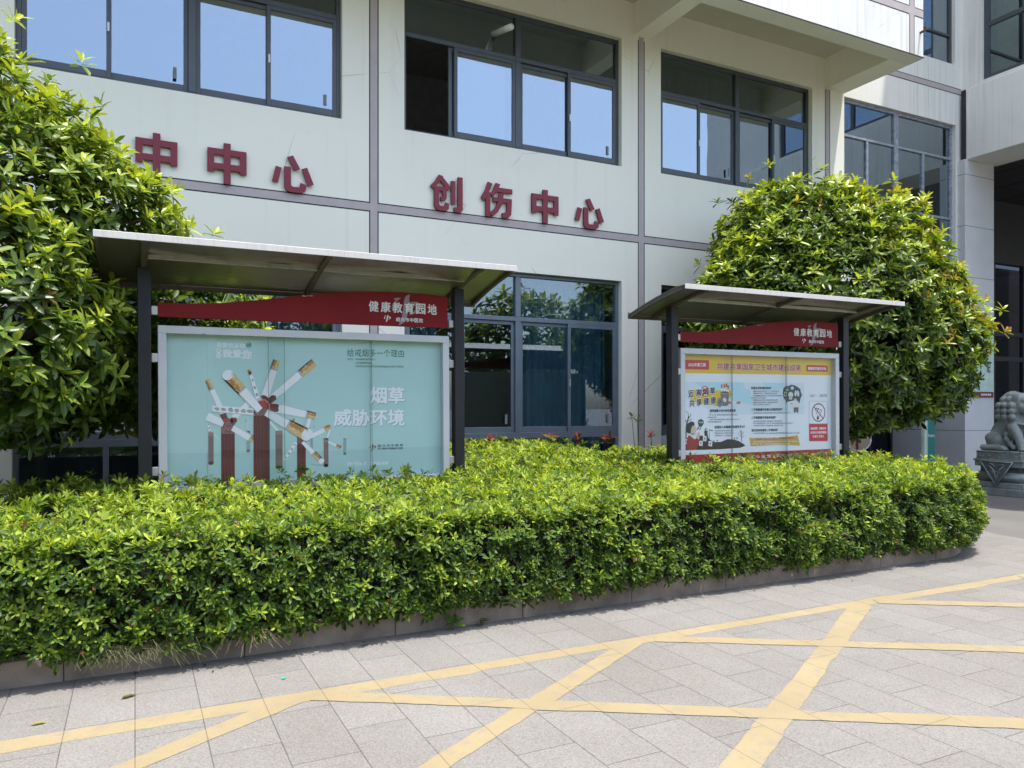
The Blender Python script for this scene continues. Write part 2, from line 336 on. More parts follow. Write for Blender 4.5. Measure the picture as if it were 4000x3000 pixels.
# ------------------------------------------------------------------ foliage
class Foliage:
    def __init__(s): s.P = []; s.D = []; s.N = []; s.L = []; s.W = []; s.C = []; s.cv = []
    def add(s, P, D, N, L, W, C, curl):
        s.P.append(P); s.D.append(D); s.N.append(N); s.L.append(L); s.W.append(W); s.C.append(C); s.cv.append(curl)
    def build(s, name, mat, parent=None, obov=False):
        P, D, N, C = (np.concatenate(x) for x in (s.P, s.D, s.N, s.C)); L, W, cv = (np.concatenate(x) for x in (s.L, s.W, s.cv))
        D /= np.linalg.norm(D, axis=1)[:, None]; N = N - D * (D * N).sum(1)[:, None]; N /= np.linalg.norm(N, axis=1)[:, None] + 1e-9; B = np.cross(D, N)
        n = len(P); st = [(.0, 0, 0), (.27, -.84, .11), (.27, 0, -.06), (.27, .84, .11), (.72, -.84, .11), (.72, 0, -.06), (.72, .84, .11), (1.0, 0, 0)]
        if obov: st = [(.0, 0, 0), (.34, -.60, .08), (.34, 0, -.05), (.34, .60, .08), (.66, -.96, .13), (.66, 0, -.07), (.66, .96, .13), (1.0, 0, 0)]
        V = np.zeros((n, 8, 3))
        for i, (t, w, h) in enumerate(st):
            V[:, i] = P + D * (L * t)[:, None] + B * (W * w * .5)[:, None] + N * (W * h - cv * L * t * t)[:, None]
        F = np.array([(0, 2, 1), (0, 3, 2), (1, 2, 5, 4), (2, 3, 6, 5), (4, 5, 7), (5, 6, 7)], dtype=object)
        lv = np.concatenate([np.array(f) for f in F]); tot = np.array([len(f) for f in F])
        loops = (lv[None, :] + (np.arange(n) * 8)[:, None]).ravel(); starts = np.concatenate([[0], np.cumsum(np.tile(tot, n))[:-1]])
        me = bpy.data.meshes.new(name); me.vertices.add(n * 8); me.vertices.foreach_set('co', V.astype(np.float32).ravel())
        me.loops.add(len(loops)); me.loops.foreach_set('vertex_index', loops.astype(np.int32)); me.polygons.add(n * 6); me.polygons.foreach_set('loop_start', starts.astype(np.int32))
        me.polygons.foreach_set('use_smooth', np.ones(n * 6, bool)); me.update(calc_edges=True)
        a = me.color_attributes.new('Col', 'FLOAT_COLOR', 'POINT'); cc = np.ones((n, 8, 4), np.float32); cc[:, :, :3] = C[:, None, :]; a.data.foreach_set('color', cc.ravel())
        return link_mesh(name, me, mat, parent)
def rosettes(fo, P, A, k, L, W, e0, e1, cols, rng, curl=.12, jit=.4, lj=.3, roll=None):
    """k leaves round axis A at every point P; cols(n,k)->n,k,3"""
    n = len(P); A = A / np.linalg.norm(A, axis=1)[:, None]
    ref = rng.normal(size=(n, 3)); U = np.cross(A, ref); U /= np.linalg.norm(U, axis=1)[:, None] + 1e-9; Vv = np.cross(A, U)
    L = np.broadcast_to(np.asarray(L, float), (n,))
    C = cols(n, k)
    for j in range(k):
        ph = 2.4 * j + rng.uniform(-jit, jit, n); t = j / max(1, k - 1); el = e0 + (e1 - e0) * t + rng.uniform(-.22, .22, n)
        rad = U * np.cos(ph)[:, None] + Vv * np.sin(ph)[:, None]
        D = rad * np.cos(el)[:, None] + A * np.sin(el)[:, None]; N = -rad * np.sin(el)[:, None] + A * np.cos(el)[:, None]
        N = N + rng.normal(0, .13, (n, 3))
        l = L * (1 + rng.uniform(-lj, lj, n)) * (1.0 - .35 * t); 
        fo.add(P - A * (L * .28 * (1 - t))[:, None], D, N, l, l * W * (1 + rng.uniform(-.15, .15, n)), C[:, j], curl * (1 + rng.uniform(-.8, .8, n)))
def lerp(a, b, t): return np.asarray(a)[None] * (1 - t) + np.asarray(b)[None] * t
# ================================================================== SETTING
m = MB(); m.quad((-400, -400, 0), (400, -400, 0), (400, 400, 0), (-400, 400, 0)); tag(m.build('ground', M['asphalt']), kind='structure')
m = MB(); m.quad((-40, -6.5, .004), (9.33, -6.5, .004), (9.33, 5.3, .004), (9.36, 5.6, .004), (9.46, 5.8, .004), (9.8, 6.2, .004), (10.6, 7.4, .004), (11.6, 9.98, .004), (-40, 9.98, .004))
tag(m.build('pavement', M['paving']), kind='structure')
def strip(m, a, b, w, z, seed, jag=.008):
    rg = random.Random(seed); a = Vector(a); b = Vector(b); d = (b - a); L = d.length; d /= L; nrm = Vector((-d.y, d.x)); n = int(L / .07); pts = []
    oa = ob = 0.0
    for i in range(n + 1):
        p = a + d * (L * i / n)
        if rg.random() < .07: oa = rg.uniform(-jag * 2, jag * 2)
        if rg.random() < .07: ob = rg.uniform(-jag * 2, jag * 2)
        pts.append((p + nrm * (w / 2 + oa + rg.uniform(-jag, jag) * .6), p - nrm * (w / 2 + ob + rg.uniform(-jag, jag) * .6)))
    k = len(m.v); m.v += [(q.x, q.y, z) for pr in pts for q in pr]
    m.f += [(k + 2 * i, k + 2 * i + 1, k + 2 * i + 3, k + 2 * i + 2) for i in range(n)]; m.mi += [0] * n
m = MB(); strip(m, (-14, 4.135), (9.25, 4.115), .138, .005, 1)
for i, x in enumerate((-5.75, -3.58, -1.41, .76, 2.93, 5.10, 7.47)): strip(m, (x, 4.10), (x - .863 * 9, 4.10 - .505 * 9), .130, .006 + .0001 * i, 10 + i)
for i, x in enumerate((-7.9, -5.7, -3.5, -1.32, .86, 3.10, 5.27, 7.2)): strip(m, (x, 4.10), (x + .845 * (9 if x < 2 else (9.2 - x) / .845), 4.10 - .535 * (9 if x < 2 else (9.2 - x) / .845)), .128, .0072 + .0001 * i, 30 + i)
tag(m.build('painted_lines', M['yellow']), kind='structure')
# planting bed: curved kerb of separate stones, soil
def bed_line(r, cx=7.25, cy=6.3):
    p = [(-12.0, cy - r), (cx, cy - r)] + [(cx + r * math.sin(t), cy - r * math.cos(t)) for t in [R(7.5 * i) for i in range(1, 13)]]
    return p + [(cx + r + .05, 6.6), (cx + r + .45, 7.4), (cx + r + 1.2, 8.6), (cx + r + 2.2, 9.95)]
kb = thing('kerb', 'weathered brown-grey kerb stones edging the hedge bed along the pavement', 'kerb')
out, inn = bed_line(1.35), bed_line(1.23)
joints = [(-12 + .98 * i, None) for i in range(20)]
def kstone(pts_o, pts_i, sd):
    rg = random.Random(sd); t = rg.uniform(-.004, .004); o_ = rg.uniform(-.003, .003); m = MB(); n = len(pts_o)
    vs = [(x, y + o_, 0) for x, y in pts_o] + [(x, y + o_, .150 + t) for x, y in pts_o] + [(x, y, .150 + t) for x, y in pts_i] + [(x, y, 0) for x, y in pts_i]
    fs = [(i + a * n, i + 1 + a * n, i + 1 + b * n, i + b * n) for i in range(n - 1) for a, b in ((0, 1), (1, 2), (2, 3))]
    fs += [(0, n, 2 * n, 3 * n), (n - 1, 2 * n - 1, 3 * n - 1, 4 * n - 1)]; m.add(vs, fs); m.build('kerb_stone', M['kerb'], kb, bevel=.006)
xs = [-12 + .97 * i for i in range(20)] + [7.25]
for i, (a, b) in enumerate(zip(xs, xs[1:])):
    if b - a > .1: kstone([(a + .002, 4.95), (b - .002, 4.95)], [(a + .002, 5.07), (b - .002, 5.07)], i)
ao, ai = out[1:], inn[1:]
for i in range(0, 12, 4): kstone(ao[i:i + 5], ai[i:i + 5], 50 + i)
for i in range(12, len(ao) - 1): kstone(ao[i:i + 2], ai[i:i + 2], 70 + i)
m = MB(); p = inn; m.add([(x, y, .10) for x, y in p] + [(-12, 9.98, .10)], [tuple(range(len(p) + 1))]); tag(m.build('soil_bed', M['soil']), kind='structure')

# ================================================================== HOSPITAL WING
bd = thing('hospital_building', 'cream rendered hospital wing with mauve bands, grey sliding windows and a projecting upper storey', 'building', (5, 10, 0))
def place(o): o.location = (-5, -10, 0); return o          # parts are modelled in world metres; their thing stands at (5,10,0)
LOW = [(-1.23, 2.46, .35, 3.55), (3.32, 6.92, .35, 3.55), (7.70, 11.16, .35, 3.55)]
UP = [(-1.20, 2.46, 5.37, 7.41), (3.32, 6.92, 5.37, 7.41), (7.69, 11.13, 5.37, 7.41)]
STAIR = (11.97, 15.28, 3.95, 7.41); TOPW = (12.4, 15.26, 8.66, 11.2)
place(holes_wall(-14, 11.94, 0, 8.02, LOW + UP, 10, .16).build('wall', M['wall'], bd))
place(holes_wall(11.94, 15.48, 3.6, 12.2, [STAIR, TOPW], 10, .16).build('wall', M['wall_streak'], bd))
m = MB(); m.quad((11.94, 10, 0), (11.94, 12, 0), (11.94, 12, 3.6), (11.94, 10, 3.6)); m.quad((11.94, 10, 3.6), (15.48, 10, 3.6), (15.48, 12, 3.6), (11.94, 12, 3.6)); place(m.build('recess_wall', M['wall'], bd))
# mauve stripes with dark grooves
m = MB(); g = MB(); VX = [-1.52, 2.89, 7.30, 11.525]; hw = .05; e = .016; y = 10
ys = (9.9975, 10.02); yg = (9.9985, 10.02)
m.box(-14, 11.94, *ys, 4.20, 4.30)
for x in VX: m.box(x - hw, x + hw, *ys, 0, 4.20); m.box(x - hw, x + hw, *ys, 4.30, 7.45 if x > 11 else 7.5)
cuts = [-14] + [q for x in VX for q in (x - hw - e, x + hw + e)] + [11.94]
for a, b in zip(cuts[0::2], cuts[1::2]):
    g.box(a, b, *yg, 4.20 - e, 4.20); g.box(a, b, *yg, 4.30, 4.30 + e)
for x in VX:
    for a, b in ((x - hw - e, x - hw), (x + hw, x + hw + e)): g.box(a, b, *yg, 0, 4.20); g.box(a, b, *yg, 4.30, 7.45)
m.box(11.96, 15.46, *ys, 8.07, 8.17); g.box(11.96, 15.46, *yg, 8.054, 8.07); g.box(11.96, 15.46, *yg, 8.17, 8.186)
# stripes on the projecting storey
yf = (8.3775, 8.39); yfg = (8.3785, 8.39)
m.box(-14, 11.60, *yf, 8.13, 8.25); m.box(11.70, 11.94, *yf, 8.13, 8.25)
m.box(11.60, 11.70, *yf, 7.47, 12)
for a, b in ((-14, 11.584), (11.716, 11.94)):
    g.box(a, b, *yfg, 8.114, 8.13); g.box(a, b, *yfg, 8.25, 8.266)
for a in (11.584, 11.70): g.box(a, a + e, *yfg, 7.47, 8.114); g.box(a, a + e, *yfg, 8.266, 12)
for x in (7.25, 2.85, -1.6):
    pass
place(m.build('mauve_band', M['stripe'], bd)); place(g.build('groove', M['groove'], bd))
# projecting upper storey with its beams
m = MB(); m.box(-14, 11.94, 8.38, 8.67, 7.45, 12.2); place(m.build('overhang_front', M['wall_streak'], bd))
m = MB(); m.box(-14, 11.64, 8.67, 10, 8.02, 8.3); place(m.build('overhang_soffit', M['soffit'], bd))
m = MB(); m.box(11.64, 11.94, 8.67, 10, 8.02, 12.2); m.box(11.46, 11.94, 8.67, 9.999, 7.45, 8.02); place(m.build('overhang_end', M['wall'], bd))
for x in (7.16, 2.74, -1.68, -6.1): place(MB().box(x, x + .30, 8.67, 9.999, 7.50, 8.02).build('overhang_beam', M['wall'], bd, bevel=.006))
m = MB(); m.box(-14, 11.95, 8.372, 8.38, 7.45, 7.468); m.box(11.94, 11.948, 8.38, 10, 7.45, 7.465); place(m.build('drip_edge', M['groove'], bd))
# rooms behind the glass
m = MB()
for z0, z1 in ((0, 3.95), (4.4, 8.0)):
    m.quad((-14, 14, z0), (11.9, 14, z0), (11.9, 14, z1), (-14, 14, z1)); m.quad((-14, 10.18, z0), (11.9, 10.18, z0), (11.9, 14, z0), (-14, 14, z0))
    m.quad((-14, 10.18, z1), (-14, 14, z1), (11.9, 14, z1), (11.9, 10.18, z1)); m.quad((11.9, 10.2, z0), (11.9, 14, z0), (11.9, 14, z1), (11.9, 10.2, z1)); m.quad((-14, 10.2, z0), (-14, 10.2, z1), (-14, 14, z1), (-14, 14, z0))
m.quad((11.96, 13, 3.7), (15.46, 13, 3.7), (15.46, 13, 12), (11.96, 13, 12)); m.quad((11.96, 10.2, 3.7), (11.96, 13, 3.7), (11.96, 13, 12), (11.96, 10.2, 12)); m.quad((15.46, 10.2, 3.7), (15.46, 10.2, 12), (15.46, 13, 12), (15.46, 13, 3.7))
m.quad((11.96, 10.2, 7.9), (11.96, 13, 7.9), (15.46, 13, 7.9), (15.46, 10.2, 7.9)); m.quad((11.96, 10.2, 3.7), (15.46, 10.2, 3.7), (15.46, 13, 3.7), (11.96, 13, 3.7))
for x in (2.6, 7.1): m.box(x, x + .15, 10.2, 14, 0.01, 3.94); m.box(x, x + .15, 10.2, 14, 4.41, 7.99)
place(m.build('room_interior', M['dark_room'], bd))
def pane(m, x0, x1, z0, z1, y): m.box(x0, x1, y, y + .005, z0, z1)
def sash(x0, x1, z0, z1, y, mat, w, gm, gy, name='sash'):
    k = MB(); d = .035
    k.box(x0, x0 + .052, y, y + d, z0, z1); k.box(x1 - .052, x1, y, y + d, z0, z1); k.box(x0 + .052, x1 - .052, y, y + d, z0, z0 + .085); k.box(x0 + .052, x1 - .052, y, y + d, z1 - .055, z1)
    o = k.build(name, mat, w, bevel=.004); o.location = (-w['ox'], -10, 0); pane(gm, x0 + .05, x1 - .05, z0 + .08, z1 - .05, gy); return o
def window(op, zt, sill, mat, gmat, open_left=False, low_row=False):
    x0, x1, z0, z1 = op; xc = (x0 + x1) / 2; y = 10.085; k = MB()
    # outer frame, sill rail, transom, central mullion
    fw = .055
    k.box(x0, x0 + fw, y, y + .075, z0, z1); k.box(x1 - fw, x1, y, y + .075, z0, z1); k.box(x0 + fw, x1 - fw, y, y + .075, z1 - fw, z1); k.box(x0 + fw, x1 - fw, y, y + .075, z0, z0 + .05)
    if low_row: k.box(x0 + fw, x1 - fw, y, y + .075, sill - .06, sill + .03)
    k.box(x0 + fw, x1 - fw, y, y + .075, zt - .03, zt + .035)
    for a, b in ((zt + .035, z1 - fw), (sill + .03 if low_row else z0 + .05, zt - .03)): k.box(xc - .045, xc + .045, y - .004, y + .075, a, b)
    if low_row:
        for t in (.25, .5, .75): k.box(x0 + (x1 - x0) * t - .03, x0 + (x1 - x0) * t + .03, y, y + .075, z0 + .05, sill - .06)
    w = k.build('window', mat, bd, bevel=.005); place(w); gm = MB()
    w['ox'] = 0.0
    zs0 = (sill + .03) if low_row else z0 + .05; zs1 = zt - .03; half = [(x0 + fw, xc - .045), (xc + .045, x1 - fw)]
    for h, (a, b) in enumerate(half):
        mid = (a + b) / 2
        if h == 0 and open_left:
            s1 = sash(mid - .03 - .10, b, zs0, zs1, y + .002, mat, w, gm, y + .018); s2 = sash(mid - .085 - .12, b - .09, zs0, zs1, y + .039, mat, w, gm, y + .055)
        else:
            s1 = sash(a, mid + .03, zs0, zs1, y + (.039 if h else .002), mat, w, gm, y + (.055 if h else .018)); s2 = sash(mid - .03, b, zs0, zs1, y + (.002 if h else .039), mat, w, gm, y + (.018 if h else .055))
        for s_ in (s1, s2): s_.location = (0, 0, 0)
        pane(gm, a, b, zt + .035, z1 - fw, y + .04)
    if low_row: pane(gm, x0 + fw, x1 - fw, z0 + .05, sill - .06, y + .04)
    gm.build('glass', gmat, w)
    for h, (a, b) in enumerate(half):
        if h == 0 and open_left: continue
        mid = (a + b) / 2; z = zs0 + .42 * (zs1 - zs0); lt = MB(); lt.box(mid - .012, mid + .012, y - .014, y + .001, z, z + .11); lt.build('latch', M['bracket'], w, bevel=.003)
        st = MB(); st.box(b - .17, b - .13, y + .008, y + .0085, zs0 + .13, zs0 + .27); st.build('sticker', M['sticker'], w)
    return w
M['sticker'] = plain('grey_window_sticker', (.16, .18, .20), .6, bump=0)
for i, op in enumerate(UP): window(op, 6.74, 5.37, M['frame'], M['glass'], open_left=(i == 1))
for op in LOW: window(op, 2.86, 1.14, M['frame_sky'], M['glass_low'], low_row=True)
for w in [o for o in bd.children if o.name.startswith('window')]: del w['ox']
# tall worn stair window and the one above
def grid_window(op, xs, zs, mat, bar=.045, name='window', low=()):
    x0, x1, z0, z1 = op; k = MB(); y = 10.07
    k.box(x0, x0 + .06, y, y + .08, z0, z1); k.box(x1 - .06, x1, y, y + .08, z0, z1); k.box(x0 + .06, x1 - .06, y, y + .08, z1 - .06, z1); k.box(x0 + .06, x1 - .06, y, y + .08, z0, z0 + .05)
    X = [x0 + .06] + [q for x, b in xs for q in (x - b / 2, x + b / 2)] + [x1 - .06]
    for x, b in xs: k.box(x - b / 2, x + b / 2, y - .006, y + .08, z0 + .05, z1 - .06)
    for z in zs:
        for a, b in zip(X[0::2], X[1::2]): k.box(a, b, y, y + .07, z - bar / 2, z + bar / 2)
    for x in low: k.box(x - .028, x + .028, y + .002, y + .072, zs[1] + bar / 2, zs[0] - bar / 2)
    w = place(k.build(name, mat, bd, bevel=.004)); gm = MB(); pane(gm, x0 + .06, x1 - .06, z0 + .05, z1 - .06, y + .035); gm.build('glass', M['glass'], w); return w
grid_window(STAIR, [(13.53, .12)], [6.72, 5.47], M['frame_worn'], low=[12.70, 14.36])
grid_window(TOPW, [(13.4, .06)], [9.28], M['frame'])
m = MB()
for i in range(9): m.box(13.75 + i * .17, 13.762 + i * .17, 10.35, 10.362, 8.7, 9.3)
m.box(13.7, 15.25, 10.345, 10.367, 9.3, 9.33); place(m.build('railing', M['bracket'], bd))
# recessed ground-floor shopfront
m = MB(); 
for x in (11.96, 12.9, 13.9, 14.55, 15.27): m.box(x, x + .07, 11.5, 11.58, 0, 3.6)
m.box(12.03, 15.27, 11.5, 11.58, 2.7, 2.78); w = place(m.build('shopfront_frame', M['dark_metal'], bd)); m = MB(); pane(m, 12.03, 15.3, .02, 3.58, 11.54); m.build('glass', M['black_glass'], w)
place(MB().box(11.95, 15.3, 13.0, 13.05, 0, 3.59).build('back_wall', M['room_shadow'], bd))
# curtains
def curtain(x0, x1, z0, z1, y, label, seed):
    rg = random.Random(seed); n = int((x1 - x0) / .012); pts = []; ph = 0
    for i in range(n + 1):
        ph += rg.uniform(.35, .75); pts.append((x0 + (x1 - x0) * i / n, y + .035 * math.sin(ph)))
    m = MB(); k = len(pts); m.add([(a, b, z0) for a, b in pts] + [(a, b, z1) for a, b in pts], [(i, i + 1, k + i + 1, k + i) for i in range(k - 1)]); o = m.build('curtain', M['curtain'], None, smooth=True)
    return tag(o, label, 'curtain')
curtain(5.20, 6.88, .45, 3.5, 10.42, 'teal curtain drawn at the right end of the middle ground-floor window', 3)
curtain(3.36, 3.95, .45, 3.5, 10.42, 'teal curtain gathered at the left end of the middle ground-floor window', 4)
curtain(.9, 2.4, .45, 3.5, 10.42, 'teal curtain behind the ground-floor window hidden by the tobacco board', 5)
# drain stubs
o = tag(MB().tube([(4.72, 10.2, 7.06), (4.80, 9.86, 7.02), (4.83, 9.72, 7.0)], .045, 14).build('drain_pipe', M['pvc'], None, smooth=True), 'short white plastic pipe poking out through the upper middle window glass', 'pipe')
o = tag(MB().tube([(11.86, 8.40, 7.86), (11.87, 8.25, 7.88)], .02, 10).build('drain_spout', M['rust'], None), 'small dark spout sticking out of the projecting storey near its corner', 'spout')

# wall letters
def word(chars, xs, label, z=4.302):
    t = thing('wall_lettering', label, 'sign', ((xs[0] + xs[-1]) / 2, 9.99, z))
    for c, x in zip(chars, xs):
        w, h = {'中': (.455, .50), '心': (.52, .47), '创': (.485, .50), '伤': (.515, .50), '卒': (.50, .50)}[c]
        o = link_mesh('character', letter_mesh(c, w, h, .026, 0), [M['letter'], M['letter_side']], t)
        o.location = (x - t.location.x, -.012, .004)
word('创伤中心', [3.925, 4.715, 5.51, 6.295], 'raised maroon characters 创伤中心 standing on the mauve band between two stripes')
word('卒中中心', [-.56, .23, 1.02, 1.815], 'raised maroon characters 卒中中心 partly hidden by the tree')

# ================================================================== RIGHT-HAND TOWER WITH PORTICO
tw = thing('entrance_tower', 'tall cream block with white clad columns and a dark covered hospital entrance', 'building', (15.48, 9.8, 0))
def tplace(o): o.location = (-15.48, -9.8, 0); return o
m = MB(); X = 15.48
def xwall(m, y0, y1, z0, z1, h):
    a, b, c, d = h
    for p, q, r, s_ in ((y0, a, z0, z1), (b, y1, z0, z1), (a, b, z0, c), (a, b, d, z1)): m.quad((X, p, r), (X, q, r), (X, q, s_), (X, p, s_))
    for p in (a, b): m.quad((X, p, c), (X + .15, p, c), (X + .15, p, d), (X, p, d))
    for p in (c, d): m.quad((X, a, p), (X, b, p), (X + .15, b, p), (X + .15, a, p))
xwall(m, 2.4, 16, 8.12, 22, (5.2, 9.58, 8.22, 12)); m.quad((X, 2.4, 8.12), (32, 2.4, 8.12), (32, 2.4, 22), (X, 2.4, 22)); m.quad((X, 2.4, 22), (32, 2.4, 22), (32, 16, 22), (X, 16, 22)); m.quad((X, 16, 8.12), (32, 16, 8.12), (32, 16, 22), (X, 16, 22)); m.quad((32, 2.4, 8.12), (32, 16, 8.12), (32, 16, 22), (32, 2.4, 22))
tplace(m.build('wall', M['wall_streak'], tw))
m = MB(); y0, y1, z0, z1 = 5.2, 9.58, 8.22, 12; x = X + .07
for a in (y0, y1 - .1, 7.4): m.box(x, x + .07, a, a + .1, z0, z1)
for z in (z0, 9.30, z1 - .08): m.box(x + .002, x + .068, y0, y1, z, z + .09)
w = tplace(m.build('window', M['frame'], tw)); m = MB(); m.box(x + .03, x + .035, y0 + .05, y1 - .05, z0 + .05, z1 - .05); m.build('glass', M['glass'], w)
m = MB(); m.box(X + .6, X + .62, 4.2, 10, 8.15, 12.2); m.box(X + .2, X + .6, 4.2, 10, 8.14, 8.16); tplace(m.build('room_interior', M['dark_room'], tw))
tplace(MB().box(15.40, 16.42, 2.4, 9.86, 6.67, 8.12).build('portico_beam', M['wall_streak'], tw, bevel=.01))
tplace(MB().box(15.385, 15.398, 9.862, 9.95, 6.67, 8.12).build('joint_gap', M['groove'], tw))
tplace(MB().box(15.33, 16.30, 9.83, 11.96, 0, 6.67).build('column', M['tile'], tw, bevel=.004)); tplace(MB().box(15.42, 16.38, 3.6, 4.5, 0, 6.67).build('column', M['tile'], tw, bevel=.004))
m = MB(); m.box(16.42, 32, 2.4, 12, 6.9, 8.1)
tplace(m.build('portico_ceiling', M['ceil'], tw)); m = MB()
for i in range(10): m.box(16.42 + i * 1.2, 16.428 + i * 1.2, 2.4, 12, 6.893, 6.9)
for i in range(7): m.box(16.42, 32, 4 + i * 1.2, 4.008 + i * 1.2, 6.8925, 6.8995)
tplace(m.build('ceiling_joint', M['groove'], tw))
m = MB(); m.box(16.3, 19.9, 12, 12.2, 0, 6.9); m.box(19.9, 32, 12, 12.2, 5.3, 6.9); tplace(m.build('entrance_wall', M['ceil'], tw))
m = MB()
for q in (19.9, 21.2, 22.5, 24, 26, 28, 31.9): m.box(q, q + .09, 12.02, 12.12, 0, 5.3)
for z in (2.75, 3.4): m.box(19.99, 31.9, 12.03, 12.11, z, z + .12)
w = tplace(m.build('door_frame', M['dark_metal'], tw)); m = MB(); m.box(19.95, 31.95, 12.06, 12.07, 0.02, 5.28); m.build('glass', M['black_glass'], w)
m = MB(); m.box(16.3, 32, 17.8, 18, 0, 6.9); m.quad((16.3, 12.2, .01), (32, 12.2, .01), (32, 18, .01), (16.3, 18, .01)); m.box(31.9, 32, 4, 18, 0, 6.9); tplace(m.build('lobby', M['dark_room'], tw))
# notice sheets on the column and inside
t = thing('wall_notice', 'pale mint notice panel with a maroon strip fixed on the white column', 'sign', (15.85, 9.826, 1.75))
MB().box(-.42, .40, -.012, 0, .12, 1.70).build('panel', M['mint'], t); MB().box(-.42, .40, -.016, 0, 0, .115).build('strip', M['maroon'], t)
def flat_text(name, items, mat, parent, y):
    m = MB()
    for body, x0, x1, zc, h, bold in items:
        v, f, _ = text_geo(body)
        for i, (sx, sz) in enumerate(SHIFT if bold else SHIFT[:1]): m.add([(x0 + (x1 - x0) * a + sx * bold * h, y - i * .00005, zc - h / 2 + h * b + sz * bold * h) for a, b in v], f)
    return m.build(name, mat, parent)
flat_text('lettering', [('配', .18, .30, .62, .19, .02)], M['ink'], t, -.0135); m = MB()
for i in range(5): m.box(-.02 + i * .07, .03 + i * .07, -.0185, -.0165, .04, .08)
m.build('lettering', M['white'], t)
t = thing('entrance_poster', 'dim grey poster with a red foot on the dark entrance wall behind the lion', 'poster', (17.9, 11.99, 1.85)); MB().box(-.33, .33, -.012, 0, 0, 1.25).build('sheet', M['ceil'], t); MB().box(-.33, .33, -.015, 0, 0, .3).build('strip', M['maroon'], t)
# teal emergency sign beside the column
t = thing('emergency_sign', 'teal emergency sign board with a pale edge standing before the white column', 'sign', (13.86, 9.62, 0), (0, 0, R(15)))
MB().box(-.27, -.12, -.03, .03, 0, 2.35).build('edge_strip', M['mint'], t, bevel=.004); MB().box(-.12, .27, -.027, .027, 0, 2.35).build('panel', M['teal'], t, bevel=.004)
for it in (('Emergency', -.09, .25, .99, .085, .012), ('急诊', -.08, .24, 1.62, .19, .02)): flat_text('lettering', [it], M['white'], t, -.0285)
t = thing('round_sign', 'round beige disc with a pale rim and a maroon cross bar low under the tree', 'sign', (13.1, 10.6, .9), (0, 0, R(-30)))
m = MB(); n = 36
m.prism([(.23 * math.cos(2 * PI * i / n), .23 * math.sin(2 * PI * i / n)) for i in range(n)], -.02, .02); m.build('disc', plain('beige_disc', (.42, .36, .27), .5), t)
m = MB(); m.tube([(.24 * math.cos(2 * PI * i / n), -.01, .24 * math.sin(2 * PI * i / n)) for i in range(n + 1)], .016, 8); m.build('rim', M['white'], t, smooth=True)
m = MB(); m.box(-.12, .16, -.03, -.021, .06, .09); m.box(-.06, -.01, -.03, -.021, -.2, .058); m.build('bar', M['maroon'], t)
m = MB(); m.tube([(0, .04, -.9), (0, .04, .1)], .025, 8); m.build('stand', M['dark_metal'], t)
# ================================================================== NOTICE BOARDS
PC = dict(teal=(.47,.685,.655), teal2=(.42,.62,.60), teal3=(.40,.60,.575), fadebr=(.33,.42,.40), brown2=(.24,.16,.14), bark2=(.33,.24,.22), brown3=(.30,.52,.50), brown=(.15,.035,.026), bark=(.22,.10,.085), darkbr=(.055,.018,.015),
  stub=(.17,.05,.04), red=(.42,.06,.055), pink=(.62,.30,.28), fleck=(.45,.32,.28), white=(.88,.88,.90), grey2=(.58,.60,.62), fade=(.62,.74,.74), fade2=(.55,.68,.68), orange=(.52,.22,.05), fadeor=(.6,.5,.35), tan=(.70,.48,.22), cream=(.82,.74,.52), grey=(.45,.46,.47), ash=(.40,.41,.42), ink=(.035,.04,.045),
  green=(.03,.14,.09), shadow=(.22,.38,.42), redink=(.32,.05,.05), paper=(.86,.87,.92), paper2=(.85,.87,.92), yellow=(.80,.52,.03), redb=(.42,.030,.03), sky1=(.72,.80,.87), sky2=(.52,.76,.86), redc=(.58,.025,.035), magenta=(.45,.01,.03), navy=(.035,.06,.085), bin=(.20,.20,.20), bin2=(.32,.31,.29), orange2=(.62,.17,.05),
  txt=(.24,.26,.31), txtred=(.50,.10,.14), ochre=(.62,.38,.05), slate=(.045,.08,.085), fog=(.68,.70,.70), skin=(.75,.52,.38), ink2=(.03,.03,.03), shirt=(.78,.78,.78), pants=(.18,.12,.10), maroon=(.30,.08,.09), hill=(.045,.028,.02), jacket=(.38,.04,.03))
T = 1e-4; LAY = .0006
